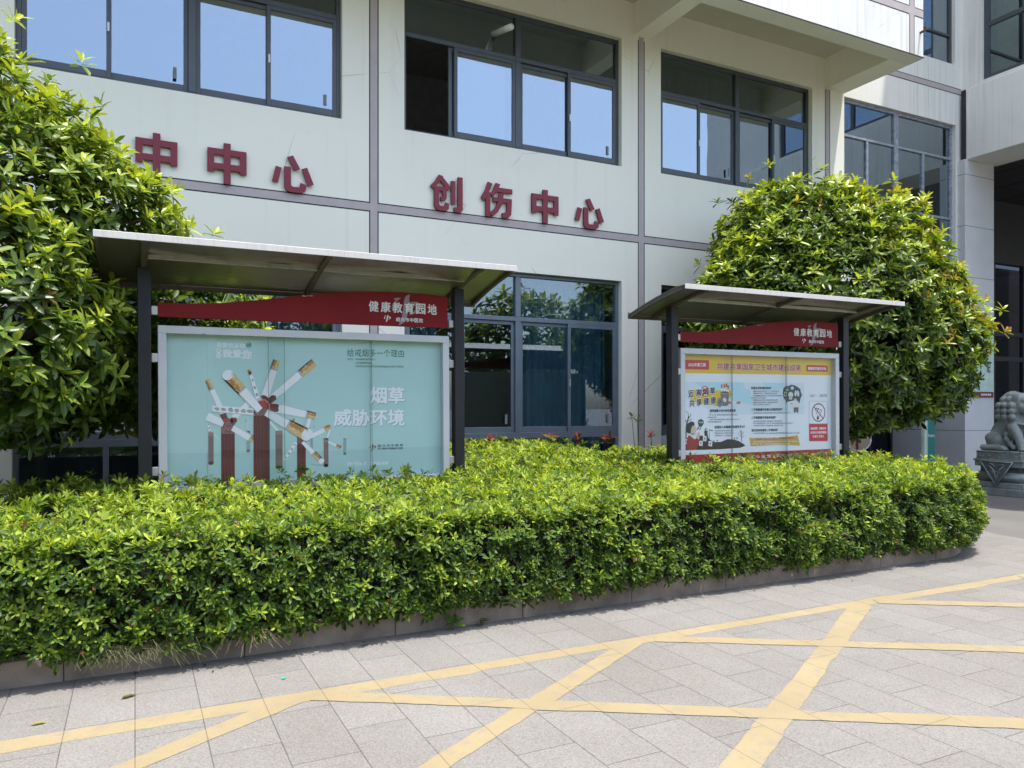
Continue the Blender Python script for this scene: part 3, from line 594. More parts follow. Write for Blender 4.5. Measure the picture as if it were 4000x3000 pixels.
def print_poster(data, parent):
    A, B = MB(), MB(); ca, cb = [], []
    def put(m, cc, pts, fs, c, lay): m.add([(x, -lay * LAY, z) for x, z in pts], fs); cc += [PC[c]] * len(pts)
    def poly(c, lay, pts): put(A, ca, pts, [tuple(range(len(pts)))], c, lay)
    for it in data:
        k = it[0]
        if k == 'p': q = it[3]; poly(it[1], it[2], [(q[i] * T, q[i + 1] * T) for i in range(0, len(q), 2)])
        elif k == 'e':
            _, c, l, (x, z), rx, rz, ro = it; x, z, rx, rz, ro = (u * T for u in (x, z, rx, rz, ro)); n = 22
            poly(c, l, [(x + rx * math.cos(t) * math.cos(ro) - rz * math.sin(t) * math.sin(ro), z + rx * math.cos(t) * math.sin(ro) + rz * math.sin(t) * math.cos(ro)) for t in [2 * PI * i / n for i in range(n)]])
        elif k == 'r':
            _, c, l, (x, z), rx, rz, w = it; x, z, rx, rz, w = (u * T for u in (x, z, rx, rz, w)); n = 28
            f = lambda t, d: (x + (rx - d) * math.cos(t), z + (rz - d) * math.sin(t))
            put(A, ca, [f(2 * PI * i / n, d) for d in (0, w) for i in range(n)], [(i, (i + 1) % n, (i + 1) % n + n, i + n) for i in range(n)], c, l)
        elif k == 's':
            _, c, l, q, w = it; P = [Vector((q[i] * T, q[i + 1] * T)) for i in range(0, len(q), 2)]; w *= T
            for a, b in zip(P, P[1:]):
                d = (b - a).normalized(); nn = Vector((-d.y, d.x)) * w / 2; poly(c, l, [tuple(a + nn), tuple(b + nn), tuple(b - nn), tuple(a - nn)])
        elif k == 'd':
            _, c, l, a, b, h, sd = it; a = Vector(a) * T; b = Vector(b) * T; h *= T; rg = random.Random(sd); Lx = (b - a).length; d = (b - a) / Lx; x = 0
            while x < Lx - .006:
                w = rg.uniform(.7, 1.0) * h * .75; o = a + d * x; kk = rg.randrange(3)
                if rg.random() < .93:
                    for (u0, u1, v0, v1) in ((0, .8, .1, .5), (0, .8, -.5, -.12), (.28, .55, -.5, .5))[0 if kk else 1:3 if kk != 2 else 2]: poly(c, l, [(o.x + w * u0, o.y + h * v0), (o.x + w * u1, o.y + h * v0), (o.x + w * u1, o.y + h * v1), (o.x + w * u0, o.y + h * v1)])
                x += w * 1.12
        elif k == 'l':
            _, c, l, (x, z), h = it
            for p in emblem_polys(x * T, z * T, h * T): poly(c, l, p)
        elif k == 't':
            _, body, c, l, a, b, h, bold = it; v, f, _a = text_geo(body); bo = bold * T * 1.1; a = Vector(a) * T; b = Vector(b) * T; h *= T; d = b - a
            for i, (sx, sz) in enumerate(SHIFT if bo else SHIFT[:1]): put(B, cb, [(a.x + d.x * s_ + sx * bo * h, a.y + d.y * s_ + (t - .5) * h + sz * bo * h) for s_, t in v], f, c, l + i * .04)
    res = []
    for m, cc, nm, par in ((A, ca, 'poster', parent), (B, cb, 'lettering', None)):
        me = bpy.data.meshes.new(nm); me.from_pydata(m.v, [], m.f); at = me.color_attributes.new('Col', 'FLOAT_COLOR', 'POINT'); at.data.foreach_set('color', np.array([c + (1,) for c in cc], np.float32).ravel())
        res.append(link_mesh(nm, me, M['print'], par or res[0]))
    return res[0]
def arc_z(y):   # canopy profile: high front lip (y=-.66) curving down to the back (y=.35)
    t = (y + .66) / 1.01; return 2.845 - .205 * t ** 1.45 - .01
def canopy_sheet(th, x0, x1, y0=-.66, y1=.35, ny=14, nx=24, sag=0.0, seed=0, dz=0.0):
    m = MB(); vs = []; 
    for top in (0, 1):
        for i in range(nx + 1):
            for j in range(ny + 1):
                x = x0 + (x1 - x0) * i / nx; y = y0 + (y1 - y0) * j / ny
                s_ = -sag * abs(math.sin(2.9 * x + seed)) * math.sin(PI * min(1, (y - y0) / (y1 - y0))) * (.5 + .5 * noise.noise((x * 1.3 + seed, y * 2, 0)))
                vs.append((x, y, arc_z(y) + dz + (th if top else s_)))
    N = (nx + 1) * (ny + 1); ix = lambda i, j, t: t * N + i * (ny + 1) + j; fs = []
    for i in range(nx):
        for j in range(ny):
            for t in (0, 1): fs.append((ix(i, j, t), ix(i + 1, j, t), ix(i + 1, j + 1, t), ix(i, j + 1, t)))
    for i in range(nx):
        for j in (0, ny): fs.append((ix(i, j, 0), ix(i + 1, j, 0), ix(i + 1, j, 1), ix(i, j, 1)))
    for j in range(ny):
        for i in (0, nx): fs.append((ix(i, j, 0), ix(i, j + 1, 0), ix(i, j + 1, 1), ix(i, j, 1)))
    return m.add(vs, fs)
def rib_mesh(x, w, d, y0=-.62, y1=.33, n=14):
    m = MB(); vs = []; fs = []
    for j in range(n + 1):
        y = y0 + (y1 - y0) * j / n; z = arc_z(y) - .004
        vs += [(x - w / 2, y, z), (x + w / 2, y, z), (x + w / 2, y, z - d), (x - w / 2, y, z - d)]
    for j in range(n):
        for q in range(4): fs.append((4 * j + q, 4 * j + (q + 1) % 4, 4 * j + 4 + (q + 1) % 4, 4 * j + 4 + q))
    fs += [(0, 1, 2, 3), (4 * n + 3, 4 * n + 2, 4 * n + 1, 4 * n)]; return m.add(vs, fs)
HDR_TOP = [(-1.285, 2.42), (-1.04, 2.423), (-.82, 2.438), (-.59, 2.47), (-.39, 2.5), (-.11, 2.552), (.08, 2.58), (.27, 2.6), (.48, 2.618), (.67, 2.628), (.82, 2.632), (.95, 2.631), (1.12, 2.627), (1.275, 2.618)]
def board(cx, label, data, seams, seed, sag):
    t = thing('notice_board', label, 'notice board', (cx, 6.93, 0), (0, R(-.33), R(.0)))
    for s_ in (-1, 1):
        p = MB(); p.box(s_ * 1.385 - .05, s_ * 1.385 + .05, -.08, .02, 0, arc_z(-.03) - .035); po = p.build('post', M['post'], t, bevel=.006)
        for z, w in ((2.355, .07), (1.965, .075), (1.03, .075)):
            q = MB(); a, b = (s_ * 1.335, s_ * 1.285) if s_ > 0 else (-1.335, -1.285); q.box(min(a, b), max(a, b), -.055, .005, z - .04, z + .035); q.build('bracket', M['bracket'], t, bevel=.006)
    c = canopy_sheet(.006, -1.72, 1.72, sag=sag, seed=seed).build('canopy', M['steel'], t, smooth=False)
    m = MB(); m.box(-1.722, 1.722, -.672, -.661, 2.795, 2.848); m.build('fascia', M['fascia'], c, bevel=.003)
    m = MB(); m.box(-1.72, 1.72, .352, .36, 2.585, 2.66); m.build('back_rail', M['rail'], c, bevel=.003)
    for x in (-1.70, -1.385, 0, 1.385, 1.70): rib_mesh(x, .045 if abs(x) < 1.6 else .03, .042).build('rib', M['rail'], c)
    for a, b in ((-1.36, -.024), (.024, 1.36)): m = MB(); zz = arc_z(-.25) - .006; m.box(a, b, -.27, -.23, zz - .04, zz); m.build('purlin', M['steel'], c, bevel=.003)
    # wavy header
    h = MB(); h.prism(HDR_TOP + [(1.275, 2.312), (-1.285, 2.302)], -.045, -.005); hd = h.build('header_panel', M['red'], t, bevel=.002)
    m = MB()
    for p in emblem_polys(.853, 2.468, .296): m.add([(x, -.0462, z) for x, z in p], [tuple(range(len(p)))])
    m.build('emblem', M['emblem'], hd); items = []
    for i, ch in enumerate('健康教育园地'): items.append((ch, .492 + i * .1155, .581 + i * .1155, 2.484, .096, .024))
    for i, ch in enumerate('绍兴市中医院'): items.append((ch, .752 + i * .0455, .79 + i * .0455, 2.372, .038, .025))
    flat_text('lettering', items[:6], M['white'], hd, -.0474); flat_text('lettering', items[6:], M['white'], hd, -.0474); m = MB()
    for p in emblem_polys(.668, 2.378, .068): m.add([(x, -.0474, z) for x, z in p], [tuple(range(len(p)))])
    m.build('emblem', M['white'], hd)
    # display case
    m = MB(); x0, x1, z0, z1 = -1.285, 1.285, .84, 2.232; w = .065
    m.box(x0, x1, -.055, .06, z1 - w, z1); m.box(x0, x1, -.055, .06, z0, z0 + w - .01); m.box(x0, x0 + w, -.055, .06, z0 + w - .01, z1 - w); m.box(x1 - w, x1, -.055, .06, z0 + w - .01, z1 - w)
    m.build('display_frame', M['case'], t, bevel=.004); MB().box(-1.22, 1.22, .03, .058, z0 + w - .01, z1 - w).build('back_panel', M['case'], t)
    po = print_poster(data, t); po.location = (0, .022, 0)
    e = [-1.222] + seams + [1.222]
    for i in range(3):
        a, b = e[i][1] if i else -1.222, e[i + 1][0] if i < 2 else 1.222
        g = MB(); yy = -.012 if i % 2 else -.026; g.box(a, b, yy, yy + .004, .892, 2.17); go = g.build('glass_pane', M['glass_case'], t)
        if i: k = MB(); k.box(a - .0015, a + .0015, yy - .0005, yy + .0045, .892, 2.17); k.build('glass_edge', M['edge'], go)
        if i < 2: k = MB(); k.box(b - .0015, b + .0015, yy - .0005, yy + .0045, .892, 2.17); k.build('glass_edge', M['edge'], go)
    return t
M['edge'] = plain('green_glass_edge', (.07, .13, .11), .3, bump=0)
P1 = [
('p','teal',0,[-12200,21680,12200,21680,12200,8950,-12200,8950]),
('p','teal2',1,[-12224,11709,-6001,11543,1381,11483,12209,11625,12200,8950,-12200,8950]),
('p','teal3',1,[-9018,21039,-9073,9003,-9040,9001,-8973,21040]),
('p','fadebr',2,[-5876,13491,-5559,13483,-5567,11650,-5884,11662]),
('e','fadebr',2,(-5725,11656),158,99,0),
('p','fadebr',2,[-380,12834,-140,12827,-143,11541,-383,11550]),
('e','fadebr',2,(-263,11546),120,103,0),
('p','fadebr',2,[2621,12614,2898,12605,2896,11136,2619,11147]),
('e','fadebr',2,(2758,11142),139,106,0),
('p','fade',2,[-5767,13468,-6016,14466,-5914,14495,-5632,13505]),
('p','fade2',3,[-5767,13468,-6016,14466,-6003,14469,-5751,13472]),
('p','fadeor',3,[-5966,14267,-6016,14466,-5960,14482,-5907,14283]),
('p','tan',3,[-5907,14283,-5960,14482,-5914,14495,-5858,14297]),
('p','grey',3,[-5957,14232,-5966,14267,-5858,14297,-5848,14262]),
('p','fade',2,[-334,12847,-73,13801,25,13773,-224,12814]),
('p','fade2',3,[-334,12847,-73,13801,-61,13798,-321,12843]),
('p','fadeor',3,[-125,13610,-73,13801,-19,13786,-70,13594]),
('p','tan',3,[-70,13594,-19,13786,25,13773,-25,13581]),
('p','grey',3,[-134,13577,-125,13610,-25,13581,-34,13547]),
('p','fade',2,[2670,12546,2282,12980,2358,13049,2757,12624]),
('p','fade2',3,[2670,12546,2282,12980,2291,12988,2680,12555]),
('p','fadeor',3,[2359,12893,2282,12980,2324,13018,2402,12932]),
('p','tan',3,[2402,12932,2324,13018,2358,13049,2438,12964]),
('p','grey',3,[2373,12878,2359,12893,2438,12964,2452,12949]),
('p','fade',2,[2715,12591,3115,12901,3183,12819,2791,12498]),
('p','fade2',3,[2715,12591,3115,12901,3123,12891,2724,12579]),
('p','fadeor',3,[3035,12839,3115,12901,3153,12856,3073,12793]),
('p','tan',3,[3073,12793,3153,12856,3183,12819,3104,12754]),
('p','grey',3,[3021,12828,3035,12839,3104,12754,3091,12743]),
('p','fade',2,[-5708,13493,-5148,13219,-5194,13106,-5763,13358]),
('p','fade2',3,[-5708,13493,-5148,13219,-5153,13205,-5714,13477]),
('p','fadeor',3,[-5260,13274,-5148,13219,-5173,13157,-5286,13209]),
('p','tan',3,[-5286,13209,-5173,13157,-5194,13106,-5308,13156]),
('p','grey',3,[-5280,13284,-5260,13274,-5308,13156,-5328,13165]),
('p','brown2',2,[-8971,13210,-8544,13197,-8557,10711,-8985,10730]),
('e','brown2',2,(-8772,10720),215,145,0),
('p','bark2',3,[-8970,13391,-8543,13379,-8545,13052,-8972,13065]),
('p','brown2',2,[-3422,13238,-2814,13221,-2824,10128,-3433,10157]),
('e','brown2',2,(-3129,10143),305,152,0),
('p','bark2',3,[-3422,13427,-2814,13411,-2815,13070,-3423,13087]),
('p','brown2',2,[816,12475,1253,12461,1249,10124,811,10145]),
('e','brown2',2,(1030,10135),219,156,0),
('p','bark2',3,[816,12669,1254,12655,1253,12305,815,12320]),
('p','white',2,[-3291,13268,-4031,14180,-3869,14327,-3092,13448]),
('p','grey2',3,[-3291,13268,-4031,14180,-4011,14198,-3267,13289]),
('p','white',2,[-8900,13300,-9097,14154,-8924,14200,-8705,13352]),
('p','grey2',3,[-8900,13300,-9097,14154,-9077,14159,-8877,13306]),
('p','ash',3,[-8853,13531,-8808,13499,-8764,13464,-8765,13397,-8787,13350,-8827,13365,-8874,13361,-8864,13428,-8868,13471]),
('s','ink',4,[-8853,13531,-8808,13499,-8764,13464,-8765,13397],26),
('p','ash',3,[-8924,13823,-8885,13830,-8870,13773,-8842,13720,-8861,13665,-8907,13694,-8943,13700,-8942,13752,-8949,13797]),
('s','ink',4,[-8924,13823,-8885,13830,-8870,13773,-8842,13720],26),
('p','ash',3,[-8998,14125,-8964,14157,-8944,14099,-8921,14043,-8947,14000,-8986,13986,-9011,14039,-9022,14075,-9033,14125]),
('s','ink',4,[-8998,14125,-8964,14157,-8944,14099,-8921,14043],26),
('p','fade',2,[-8577,13395,-8020,12884,-8121,12754,-8690,13247]),
('p','fade2',3,[-8577,13395,-8020,12884,-8033,12868,-8590,13377]),
('p','white',4,[1299,12423,2466,11870,2328,11593,1208,12239]),
('p','grey2',5,[1299,12423,2466,11870,2450,11837,1288,12401]),
('p','orange',5,[2055,12065,2466,11870,2390,11718,1988,11930]),
('p','tan',5,[1988,11930,2390,11718,2328,11593,1934,11821]),
('p','grey',5,[2015,12084,2055,12065,1934,11821,1894,11843]),
('p','white',3,[975,12540,1337,13484,1483,13427,1145,12472]),
('p','grey2',4,[975,12540,1337,13484,1355,13477,996,12532]),
('p','fade',3,[845,12478,295,12961,366,13050,941,12596]),
('p','fade2',4,[845,12478,295,12961,303,12972,856,12492]),
('p','fade',2,[-3160,13340,-2053,13615,-2001,13418,-3102,13120]),
('p','fade2',3,[-3160,13340,-2053,13615,-2047,13591,-3153,13314]),
('p','brown3',2,[-538,10402,1249,10163,1249,10059,-159,10230]),
('p','brown',3,[-7942,13424,-6830,13393,-6852,8749,-7966,8816]),
('p','bark',4,[-7938,14214,-6826,14190,-6831,13209,-7943,13241]),
('s','darkbr',4,[-7784,13176,-7732,12198,-7829,10982,-7756,9757,-7806,8904],47),
('s','darkbr',4,[-7544,13169,-7492,12190,-7590,10971,-7515,9744,-7566,8890],47),
('s','darkbr',4,[-7269,13161,-7216,12180,-7314,10959,-7240,9729,-7290,8873],48),
('s','darkbr',4,[-7016,13153,-6963,12171,-7061,10948,-6986,9716,-7037,8858],47),
('p','white',4,[-7116,14817,-5904,16053,-5545,15662,-6763,14426]),
('p','grey2',5,[-7116,14817,-5904,16053,-5861,16007,-7074,14770]),
('p','white',4,[-7900,14582,-9208,17802,-8862,17977,-7424,14810]),
('p','grey2',5,[-7900,14582,-9208,17802,-9166,17823,-7843,14609]),
('p','orange',5,[-8896,17035,-9208,17802,-9018,17898,-8690,17139]),
('p','tan',5,[-8690,17139,-9018,17898,-8862,17977,-8520,17224]),
('p','grey',5,[-8851,16923,-8896,17035,-8520,17224,-8470,17113]),
('p','cream',6,[-8652,17223,-8686,17302,-8660,17315,-8625,17236]),
('p','cream',6,[-8780,17467,-8815,17546,-8790,17558,-8755,17480]),
('p','cream',6,[-9000,17815,-9034,17894,-9010,17906,-8975,17827]),
('p','cream',6,[-9000,17410,-9033,17489,-9008,17502,-8975,17422]),
('p','cream',6,[-8798,17313,-8832,17392,-8807,17405,-8773,17326]),
('p','cream',6,[-8829,17647,-8864,17726,-8839,17738,-8804,17660]),
('p','cream',6,[-8967,17324,-9000,17404,-8974,17417,-8941,17337]),
('p','cream',6,[-8676,17391,-8711,17470,-8686,17483,-8650,17404]),
('p','cream',6,[-8797,17267,-8831,17346,-8805,17359,-8771,17280]),
('p','cream',6,[-9138,17705,-9171,17785,-9147,17797,-9114,17717]),
('p','cream',6,[-8761,17615,-8796,17693,-8771,17706,-8735,17627]),
('p','cream',6,[-8772,17294,-8806,17373,-8780,17386,-8746,17307]),
('p','cream',6,[-9100,17706,-9133,17785,-9108,17798,-9075,17718]),
('p','cream',6,[-8798,17530,-8833,17609,-8808,17622,-8773,17543]),
('p','cream',6,[-8928,17588,-8962,17668,-8937,17680,-8903,17601]),
('p','cream',6,[-8782,17267,-8816,17346,-8791,17359,-8756,17280]),
('p','stub',5,[-8037,14909,-7535,15047,-7377,14569,-7801,14333]),
('p','stub',6,[-7147,14625,-6686,14617,-6629,14309,-6978,13949,-7195,14259]),
('p','white',5,[-7862,13800,-9212,14380,-8938,15063,-7628,14378]),
('p','grey2',6,[-7862,13800,-9212,14380,-9179,14462,-7834,13869]),
('p','white',5,[-6878,14006,-5165,12934,-5464,12407,-7147,13526]),
('p','grey2',6,[-6878,14006,-5165,12934,-5201,12870,-6911,13948]),
('p','orange',6,[-5390,13075,-5165,12934,-5330,12644,-5553,12788]),
('p','tan',6,[-5553,12788,-5330,12644,-5464,12407,-5685,12554]),
('p','grey',6,[-5451,13112,-5390,13075,-5685,12554,-5745,12594]),
('p','cream',7,[-5500,12674,-5458,12646,-5478,12610,-5521,12638]),
('p','cream',7,[-5481,12915,-5438,12887,-5458,12851,-5501,12878]),
('p','cream',7,[-5398,12989,-5355,12961,-5375,12925,-5418,12952]),
('p','cream',7,[-5453,12871,-5410,12844,-5431,12807,-5474,12835]),
('p','cream',7,[-5459,12757,-5416,12730,-5437,12693,-5480,12721]),
('p','cream',7,[-5491,12689,-5448,12662,-5469,12625,-5512,12653]),
('p','cream',7,[-5584,12633,-5541,12605,-5562,12568,-5604,12596]),
('p','cream',7,[-5568,12748,-5525,12720,-5546,12684,-5588,12712]),
('p','cream',7,[-5460,12746,-5417,12718,-5438,12682,-5480,12709]),
('p','cream',7,[-5426,12942,-5383,12915,-5403,12879,-5446,12906]),
('p','cream',7,[-5485,12512,-5442,12484,-5463,12448,-5505,12476]),
('p','cream',7,[-5515,12700,-5472,12673,-5493,12636,-5535,12664]),
('p','cream',7,[-5450,12535,-5408,12507,-5429,12470,-5471,12498]),
('p','cream',7,[-5397,13020,-5354,12993,-5375,12956,-5418,12984]),
('p','cream',7,[-5591,12637,-5548,12609,-5569,12573,-5611,12601]),
('p','cream',7,[-5490,12849,-5447,12822,-5468,12785,-5511,12813]),
('p','red',6,[-7835,14456,-7434,14606,-7010,14500,-6918,14254,-7149,14234,-7745,14210]),
('p','brown',3,[-1560,12360,-785,12334,-793,8875,-1569,8918]),
('p','bark',4,[-1558,12894,-783,12871,-785,12206,-1560,12232]),
('s','darkbr',4,[-1348,12161,-1315,10565,-1394,9036],50),
('s','darkbr',4,[-1036,12151,-1078,10426,-1019,9015],51),
('p','white',4,[-1013,13159,-608,14559,-246,14442,-677,13047]),
('p','grey2',5,[-1013,13159,-608,14559,-564,14545,-973,13146]),
('p','white',5,[-558,12997,1352,13914,1546,13514,-380,12624]),
('p','grey2',6,[-558,12997,1352,13914,1376,13866,-536,12952]),
('p','orange',6,[851,13673,1352,13914,1459,13694,955,13457]),
('p','tan',6,[955,13457,1459,13694,1546,13514,1041,13280]),
('p','grey',6,[784,13641,851,13673,1041,13280,973,13249]),
('p','cream',7,[1170,13503,1218,13526,1232,13498,1183,13476]),
('p','cream',7,[909,13553,958,13576,971,13548,923,13525]),
('p','cream',7,[943,13655,991,13678,1005,13650,956,13628]),
('p','cream',7,[1002,13579,1050,13602,1064,13574,1016,13551]),
('p','cream',7,[1131,13560,1179,13583,1193,13555,1144,13532]),
('p','cream',7,[1165,13516,1213,13538,1227,13511,1178,13488]),
('p','cream',7,[1097,13404,1145,13427,1159,13399,1110,13377]),
('p','cream',7,[981,13436,1030,13458,1043,13431,995,13408]),
('p','cream',7,[1144,13558,1192,13581,1205,13553,1157,13530]),
('p','cream',7,[957,13618,1005,13641,1019,13614,971,13591]),
('p','cream',7,[1388,13503,1437,13525,1451,13497,1402,13475]),
('p','cream',7,[1117,13490,1166,13513,1179,13485,1131,13463]),
('p','cream',7,[1411,13544,1460,13567,1474,13539,1425,13516]),
('p','cream',7,[906,13659,954,13682,967,13655,919,13632]),
('p','cream',7,[1081,13397,1129,13419,1143,13392,1094,13369]),
('p','cream',7,[974,13534,1022,13557,1035,13530,987,13507]),
('p','white',5,[-944,12481,808,10773,406,10391,-1177,12256]),
('p','grey2',6,[-944,12481,808,10773,760,10727,-972,12454]),
('p','orange',6,[102,11461,808,10773,587,10563,-82,11286]),
('p','tan',6,[-82,11286,587,10563,406,10391,-231,11142]),
('p','grey',6,[41,11521,102,11461,-231,11142,-287,11208]),
('p','cream',7,[-29,11059,12,11013,-13,10989,-53,11036]),
('p','cream',7,[-52,11056,-12,11010,-36,10986,-76,11033]),
('p','cream',7,[211,10955,252,10909,227,10885,185,10930]),
('p','cream',7,[411,10798,453,10753,426,10728,385,10773]),
('p','cream',7,[220,11203,263,11160,238,11136,196,11180]),
('p','cream',7,[-75,11191,-34,11145,-58,11122,-99,11168]),
('p','cream',7,[321,11119,364,11075,339,11051,296,11095]),
('p','cream',7,[563,10799,606,10755,578,10729,536,10774]),
('p','cream',7,[262,11096,305,11052,279,11028,237,11072]),
('p','cream',7,[307,10871,349,10825,322,10800,281,10846]),
('p','cream',7,[388,10984,431,10940,405,10915,362,10959]),
('p','cream',7,[193,11192,236,11148,211,11125,168,11169]),
('p','cream',7,[253,11196,296,11152,271,11128,228,11172]),
('p','cream',7,[-90,11071,-50,11025,-74,11001,-114,11048]),
('p','cream',7,[643,10774,686,10730,658,10704,615,10748]),
('p','cream',7,[43,11374,86,11330,62,11308,19,11352]),
('e','white',7,(607,10582),282,229,-23600),
('p','white',4,[-1511,12208,-2549,10739,-2751,10891,-1757,12389]),
('p','grey2',5,[-1511,12208,-2549,10739,-2574,10758,-1541,12230]),
('p','ash',5,[-1799,12059,-1846,12081,-1831,12151,-1776,12185,-1729,12197,-1692,12175,-1674,12123,-1713,12067,-1761,12047]),
('s','ink',6,[-1799,12059,-1846,12081,-1831,12151,-1776,12185],28),
('p','ash',5,[-2068,11665,-2081,11714,-2104,11780,-2046,11850,-1991,11810,-1928,11817,-1928,11746,-1951,11666,-2021,11636]),
('s','ink',6,[-2068,11665,-2081,11714,-2104,11780,-2046,11850],28),
('p','ash',5,[-2331,11282,-2364,11327,-2335,11394,-2298,11456,-2233,11479,-2201,11428,-2170,11371,-2215,11298,-2280,11246]),
('s','ink',6,[-2331,11282,-2364,11327,-2335,11394,-2298,11456],28),
('p','ash',5,[-2571,10931,-2607,10959,-2613,11028,-2553,11075,-2491,11101,-2438,11070,-2470,10994,-2491,10947,-2535,10884]),
('s','ink',6,[-2571,10931,-2607,10959,-2613,11028,-2553,11075],27),
('p','white',4,[-1765,13613,-1923,14510,-1754,14544,-1546,13656]),
('p','grey2',5,[-1765,13613,-1923,14510,-1903,14514,-1738,13618]),
('p','orange',5,[-1876,14241,-1923,14510,-1830,14529,-1775,14261]),
('p','tan',5,[-1775,14261,-1830,14529,-1754,14544,-1692,14278]),
('p','grey',5,[-1870,14210,-1876,14241,-1692,14278,-1684,14247]),
('p','brown',6,[-5280,15210,-3910,15191,-3934,8675,-5307,8756]),
('p','bark',7,[-5279,15643,-3909,15628,-3912,14753,-5282,14777]),
('s','darkbr',7,[-5105,14712,-5040,13345,-5164,11858,-5088,10238,-5129,8808],48),
('s','darkbr',7,[-4856,14707,-4791,13338,-4915,11849,-4839,10226,-4880,8793],48),
('s','darkbr',7,[-4547,14702,-4481,13330,-4606,11837,-4529,10211,-4570,8775],49),
('s','darkbr',7,[-4272,14697,-4206,13322,-4331,11827,-4253,10197,-4295,8759],49),
('s','darkbr',7,[-4044,14693,-3977,13316,-4103,11818,-4025,10186,-4066,8746],49),
('p','white',7,[-5186,14763,-8665,15126,-8625,15680,-5139,15405]),
('p','grey2',8,[-5186,14763,-8665,15126,-8660,15192,-5181,14840]),
('p','ash',8,[-5822,15145,-5777,15266,-5613,15271,-5465,15262,-5317,15173,-5327,15025,-5513,15005,-5631,14991,-5716,15058]),
('s','ink',9,[-5822,15145,-5777,15266,-5613,15271,-5465,15262],27),
('p','ash',8,[-6338,15192,-6237,15257,-6152,15336,-5994,15321,-5947,15205,-5901,15088,-6022,15009,-6161,15063,-6310,15077]),
('s','ink',9,[-6338,15192,-6237,15257,-6152,15336,-5994,15321],26),
('p','ash',8,[-6840,15238,-6807,15334,-6682,15362,-6528,15370,-6463,15257,-6508,15164,-6561,15066,-6718,15035,-6810,15143]),
('s','ink',9,[-6840,15238,-6807,15334,-6682,15362,-6528,15370],26),
('p','ash',8,[-7359,15285,-7330,15378,-7221,15477,-7038,15439,-6966,15311,-6945,15178,-7073,15088,-7233,15129,-7311,15206]),
('s','ink',9,[-7359,15285,-7330,15378,-7221,15477,-7038,15439],26),
('p','ash',8,[-7938,15338,-7868,15437,-7736,15460,-7624,15421,-7532,15352,-7531,15248,-7637,15196,-7755,15188,-7873,15234]),
('s','ink',9,[-7938,15338,-7868,15437,-7736,15460,-7624,15421],26),
('p','ash',8,[-8481,15388,-8388,15484,-8256,15497,-8143,15470,-8052,15400,-8090,15310,-8164,15253,-8282,15217,-8351,15305]),
('s','ink',9,[-8481,15388,-8388,15484,-8256,15497,-8143,15470],26),
('p','white',7,[-4700,16503,-3566,19758,-3015,19578,-3998,16257]),
('p','grey2',8,[-4700,16503,-3566,19758,-3500,19736,-4616,16474]),
('p','orange',8,[-3828,19005,-3566,19758,-3264,19659,-3507,18899]),
('p','tan',8,[-3507,18899,-3264,19659,-3015,19578,-3242,18811]),
('p','grey',8,[-3868,18891,-3828,19005,-3242,18811,-3277,18694]),
('p','cream',9,[-3349,19169,-3323,19252,-3283,19239,-3309,19156]),
('p','cream',9,[-3649,18946,-3622,19028,-3581,19015,-3608,18932]),
('p','cream',9,[-3719,19082,-3691,19164,-3650,19151,-3678,19069]),
('p','cream',9,[-3585,19068,-3557,19151,-3517,19137,-3544,19055]),
('p','cream',9,[-3442,19184,-3416,19266,-3376,19253,-3402,19171]),
('p','cream',9,[-3366,19176,-3340,19259,-3300,19246,-3326,19163]),
('p','cream',9,[-3318,18994,-3292,19077,-3252,19064,-3277,18981]),
('p','cream',9,[-3459,18904,-3433,18987,-3393,18973,-3418,18891]),
('p','cream',9,[-3428,19195,-3401,19278,-3361,19264,-3388,19182]),
('p','cream',9,[-3668,19060,-3640,19142,-3600,19129,-3627,19047]),
('p','cream',9,[-3146,19399,-3121,19482,-3082,19470,-3107,19386]),
('p','cream',9,[-3386,19101,-3360,19184,-3319,19170,-3345,19087]),
('p','cream',9,[-3165,19464,-3140,19547,-3101,19534,-3126,19451]),
('p','cream',9,[-3760,19048,-3731,19130,-3691,19116,-3719,19035]),
('p','cream',9,[-3325,18970,-3300,19053,-3259,19039,-3285,18956]),
('p','cream',9,[-3567,18995,-3540,19077,-3500,19064,-3527,18981]),
('p','white',8,[-3986,16565,-246,19836,224,19274,-3586,16063]),
('p','grey2',9,[-3986,16565,-246,19836,-189,19769,-3938,16505]),
('p','orange',9,[-1387,18838,-246,19836,12,19528,-1141,18540]),
('p','tan',9,[-1141,18540,12,19528,224,19274,-939,18294]),
('p','grey',9,[-1519,18723,-1387,18838,-939,18294,-1073,18181]),
('p','cream',10,[-898,19197,-803,19280,-771,19242,-866,19159]),
('p','cream',10,[-619,19109,-523,19192,-491,19153,-587,19071]),
('p','cream',10,[-797,19041,-701,19123,-669,19085,-765,19002]),
('p','cream',10,[-913,18710,-817,18792,-785,18754,-881,18672]),
('p','cream',10,[-948,18960,-853,19043,-821,19004,-917,18922]),
('p','cream',10,[-507,19130,-411,19213,-378,19174,-475,19091]),
('p','cream',10,[-1027,18696,-932,18778,-900,18739,-996,18658]),
('p','cream',10,[-870,18614,-774,18696,-743,18658,-839,18576]),
('p','cream',10,[-273,19359,-177,19442,-144,19403,-241,19320]),
('p','cream',10,[-445,19549,-349,19632,-316,19593,-412,19510]),
('p','cream',10,[-810,19242,-715,19325,-683,19287,-778,19204]),
('p','cream',10,[-879,19157,-784,19240,-752,19201,-847,19119]),
('p','cream',10,[-1003,18650,-908,18732,-876,18694,-972,18612]),
('p','cream',10,[-1087,18968,-992,19050,-960,19012,-1056,18929]),
('p','cream',10,[-1000,18850,-905,18932,-873,18893,-968,18811]),
('p','cream',10,[-797,19144,-701,19227,-669,19188,-765,19106]),
('p','white',8,[-5103,16206,-5753,18774,-5483,18859,-4739,16314]),
('p','grey2',9,[-5103,16206,-5753,18774,-5721,18784,-5060,16219]),
